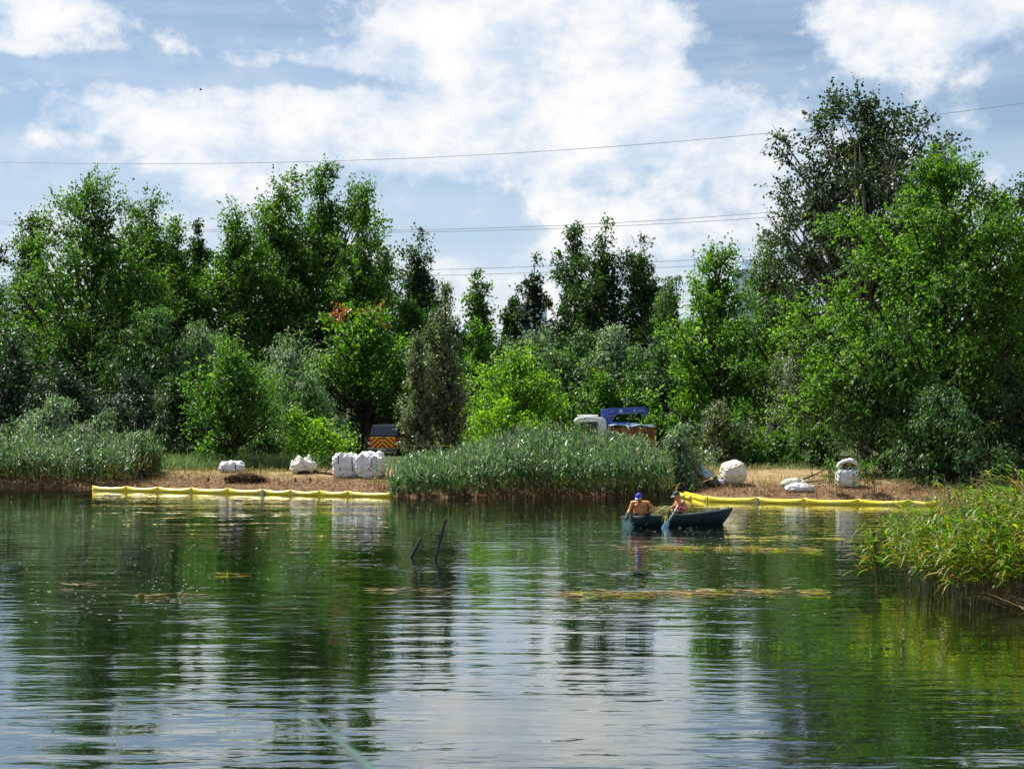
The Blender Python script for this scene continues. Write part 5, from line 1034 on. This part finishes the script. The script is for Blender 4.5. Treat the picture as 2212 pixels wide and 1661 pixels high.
def letter(name, txt, loc, size, m_, parent):
    cu = bpy.data.curves.new(name, 'FONT'); cu.body = txt; cu.size = size; cu.extrude = .003; cu.align_x = 'LEFT'; cu.materials.append(m_); o = bpy.data.objects.new(name, cu); link(o, parent); o.location = loc; o.rotation_euler = (R(90), 0, R(0)); o.rotation_euler.y = R(-2.4)
    bpy.context.view_layer.update(); me = bpy.data.meshes.new_from_object(o.evaluated_get(bpy.context.evaluated_depsgraph_get())); q = obj(name, me, parent, o.location); q.rotation_euler = o.rotation_euler; bpy.data.objects.remove(o); q.name = name; return q
LWH = mat('white_lettering', (.75, .76, .78), .5); LTE = mat('faint_teal_lettering', (.05, .16, .30), .5)
letter('lettering', 'TADANO', (1.67, -.257, 2.695), .10, LWH, bo)
letter('faint_lettering', 'ZSK-60HT', (.98, -.257, 2.655), .075, LTE, bo)
mb = MB()
mb.prism([(1.47, 2.79), (1.61, 2.80), (1.60, 2.75), (1.56, 2.748), (1.54, 2.66), (1.50, 2.655), (1.515, 2.70), (1.52, 2.748), (1.47, 2.745)], lambda u, w: Vector((u, -.252, w)), lambda u, w: Vector((u, -.258, w))); mb.build('maker_mark', LWH, bo)
MB().box((.30, -.254, 2.70), (.18, .006, .03)).build('boom_sticker', mat('grey_sticker', (.35, .36, .36), .6), bo)

# ------------------------------------------------------------------ parked car deep in the shade at the right edge
cp = PS(2550, 1140, 66); cp.z = gzf(cp.x, cp.y)
ca = thing('parked_car', 'car half hidden in deep shade at the right edge', 'car', cp, R(8)); CPA = mat('dark_blue_car_paint', (.02, .05, .09), .2, .6, coat=.5)
mb = MB(); mb.prism([(-2.1, .35), (-2.15, .72), (-1.9, .88), (-1.0, .95), (1.5, .96), (2.1, .85), (2.15, .4)], lambda u, w: Vector((u, -.86, w)), lambda u, w: Vector((u, .86, w))); mb.build('body', CPA, ca, bevel=.07)
mb = MB(); mb.prism([(-1.0, .94), (-.35, 1.42), (.9, 1.45), (1.7, .95)], lambda u, w: Vector((u, -.80 + .2 * (w - .94), w)), lambda u, w: Vector((u, .80 - .2 * (w - .94), w))); gh = mb.build('cabin', CPA, ca, bevel=.05)
for s in (-1, 1):
    mb = MB(); mb.prism([(-.8, .99), (-.28, 1.36), (.82, 1.38), (1.38, .99)], lambda u, w: Vector((u, s * (.805 - .2 * (w - .94)), w)), lambda u, w: Vector((u, s * (.815 - .2 * (w - .94)), w))); mb.build('side_window', GLS, gh)
    for x in (-1.3, 1.35): MB().tube([(x, s * .68, .32), (x, s * .88, .32)], .32, 18).build('wheel', RUB, ca, bevel=.03)

# ------------------------------------------------------------------ power lines
WIRE = mat('aluminium_wire', (.26, .28, .32), .5, .5, metal=.3)
def wire(label, pts, d=190, r=.034):
    xs_ = np.array([p[0] for p in pts], float); ys_ = np.array([p[1] for p in pts], float); co = np.polyfit(xs_, ys_, 2 if len(pts) > 2 else 1); X_ = np.linspace(-500, 3060, 40); mb = MB(); P0 = [PS(x, float(np.polyval(co, x)), d) for x in X_]; o0 = P0[0].copy(); mb.tube([q - o0 for q in P0], r, 5)
    tag(mb.build('power_line', WIRE, None, loc=o0, fix=False), label, 'power line', 'power lines behind the trees')
wire('topmost single power line crossing the whole sky', [(0, 405), (520, 411), (870, 402), (1300, 380), (1950, 333), (2370, 281), (2560, 260)])
wire('upper wire of the middle pair of power lines', [(0, 553), (985, 577), (1500, 558), (1980, 527)], 196)
wire('lower wire of the middle pair of power lines', [(0, 560), (985, 582), (1500, 566), (1980, 540)], 200)
wire('upper wire of the lowest pair of power lines', [(0, 680), (1110, 673), (1320, 668), (1700, 652), (1880, 642)], 206)
wire('lower wire of the lowest pair of power lines', [(0, 690), (1110, 687), (1310, 685), (1690, 667)], 210)
# ------------------------------------------------------------------ far tower blocks
BWL = mat('haze_tinted_wall', (.62, .72, .88), .8, .3, var=.06); BWG = mat('blue_grey_window', (.30, .40, .55), .2, .5)  # wall colour carries the pale blue haze of the distant air
def block(label, sx, ytop, d, w_, dep, floors, bays, penth):
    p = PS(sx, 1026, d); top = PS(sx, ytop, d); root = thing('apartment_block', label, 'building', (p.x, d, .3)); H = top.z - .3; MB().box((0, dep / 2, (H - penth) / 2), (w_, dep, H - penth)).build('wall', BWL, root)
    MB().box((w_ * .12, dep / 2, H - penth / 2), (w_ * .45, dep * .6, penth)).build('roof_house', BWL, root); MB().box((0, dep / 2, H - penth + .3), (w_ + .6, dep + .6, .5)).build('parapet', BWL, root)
    me = None; fh = (H - penth) / floors
    for f in range(floors // 2, floors):
        for b in range(bays):
            x = -w_ / 2 + w_ * (b + .5) / bays; z = fh * (f + .55)
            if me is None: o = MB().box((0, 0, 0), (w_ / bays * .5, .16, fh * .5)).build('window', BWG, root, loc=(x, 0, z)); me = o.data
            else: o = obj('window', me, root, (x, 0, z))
block('haze-tinted tower block peeping over the trees right of the middle', 1862, 647, 500, 7.5, 10, 17, 3, 4)
block('haze-tinted apartment block peeping through the trees left of the middle poplars', 1330, 749, 480, 9.5, 12, 13, 4, 2.0)
# ------------------------------------------------------------------ birds
BRD = mat('dark_bird', (.03, .03, .035), .7)
for lab, sx, sy, d in (('tiny bird flying high over the left poplars', 502, 225, 110), ('tiny bird flying left of the great aspen top', 2020, 246, 110)):
    t = thing('bird', lab, 'bird', PS(sx, sy, d)); MB().ell((0, 0, 0), (.11, .04, .04), 10, 6).build('body', BRD, t, smooth=True)
    for s in (-1, 1): mb = MB(); mb.add([(.05, 0, .01), (-.05, 0, .01), (-.03, s * .13, .08), (-.05, s * .26, .05), (.03, s * .14, .085)], [(0, 1, 2, 4), (2, 3, 4)]); o = mb.build('wing', BRD, t, fix=False); md = o.modifiers.new('s', 'SOLIDIFY'); md.thickness = .008
# ------------------------------------------------------------------ fishing rod held out over the water from the near bank
ROD = mat('grey_green_rod', (.04, .09, .08), .35, .5)
a, b = PS(764, 1776, 3.6), PS(930, 1925, 1.9); dirr = (b - a).normalized(); e = b + dirr * 1.1
rd_ = thing('fishing_rod', 'blurred grey green fishing rod reaching in from the bottom edge', 'fishing rod', e)
MB().tube([a - e, a.lerp(b, .3) - e, a.lerp(b, .65) - e, b - e, Vector((0, 0, 0))], [.0010, .0024, .0044, .0064, .010], 8).build('blank', ROD, rd_, smooth=True)
for f in (.25, .7):
    c = a.lerp(b, f) - e; MB().tube([c + Vector((.007 * math.cos(t), 0, -.010 + .007 * math.sin(t))) for t in (2 * math.pi * k / 10 for k in range(11))], .0009, 5).build('line_guide', CHROME, rd_)
MB().tube([Vector((0, 0, 0)) - dirr * .05, dirr * .28], .014, 10).build('grip', RUB, rd_, smooth=True)
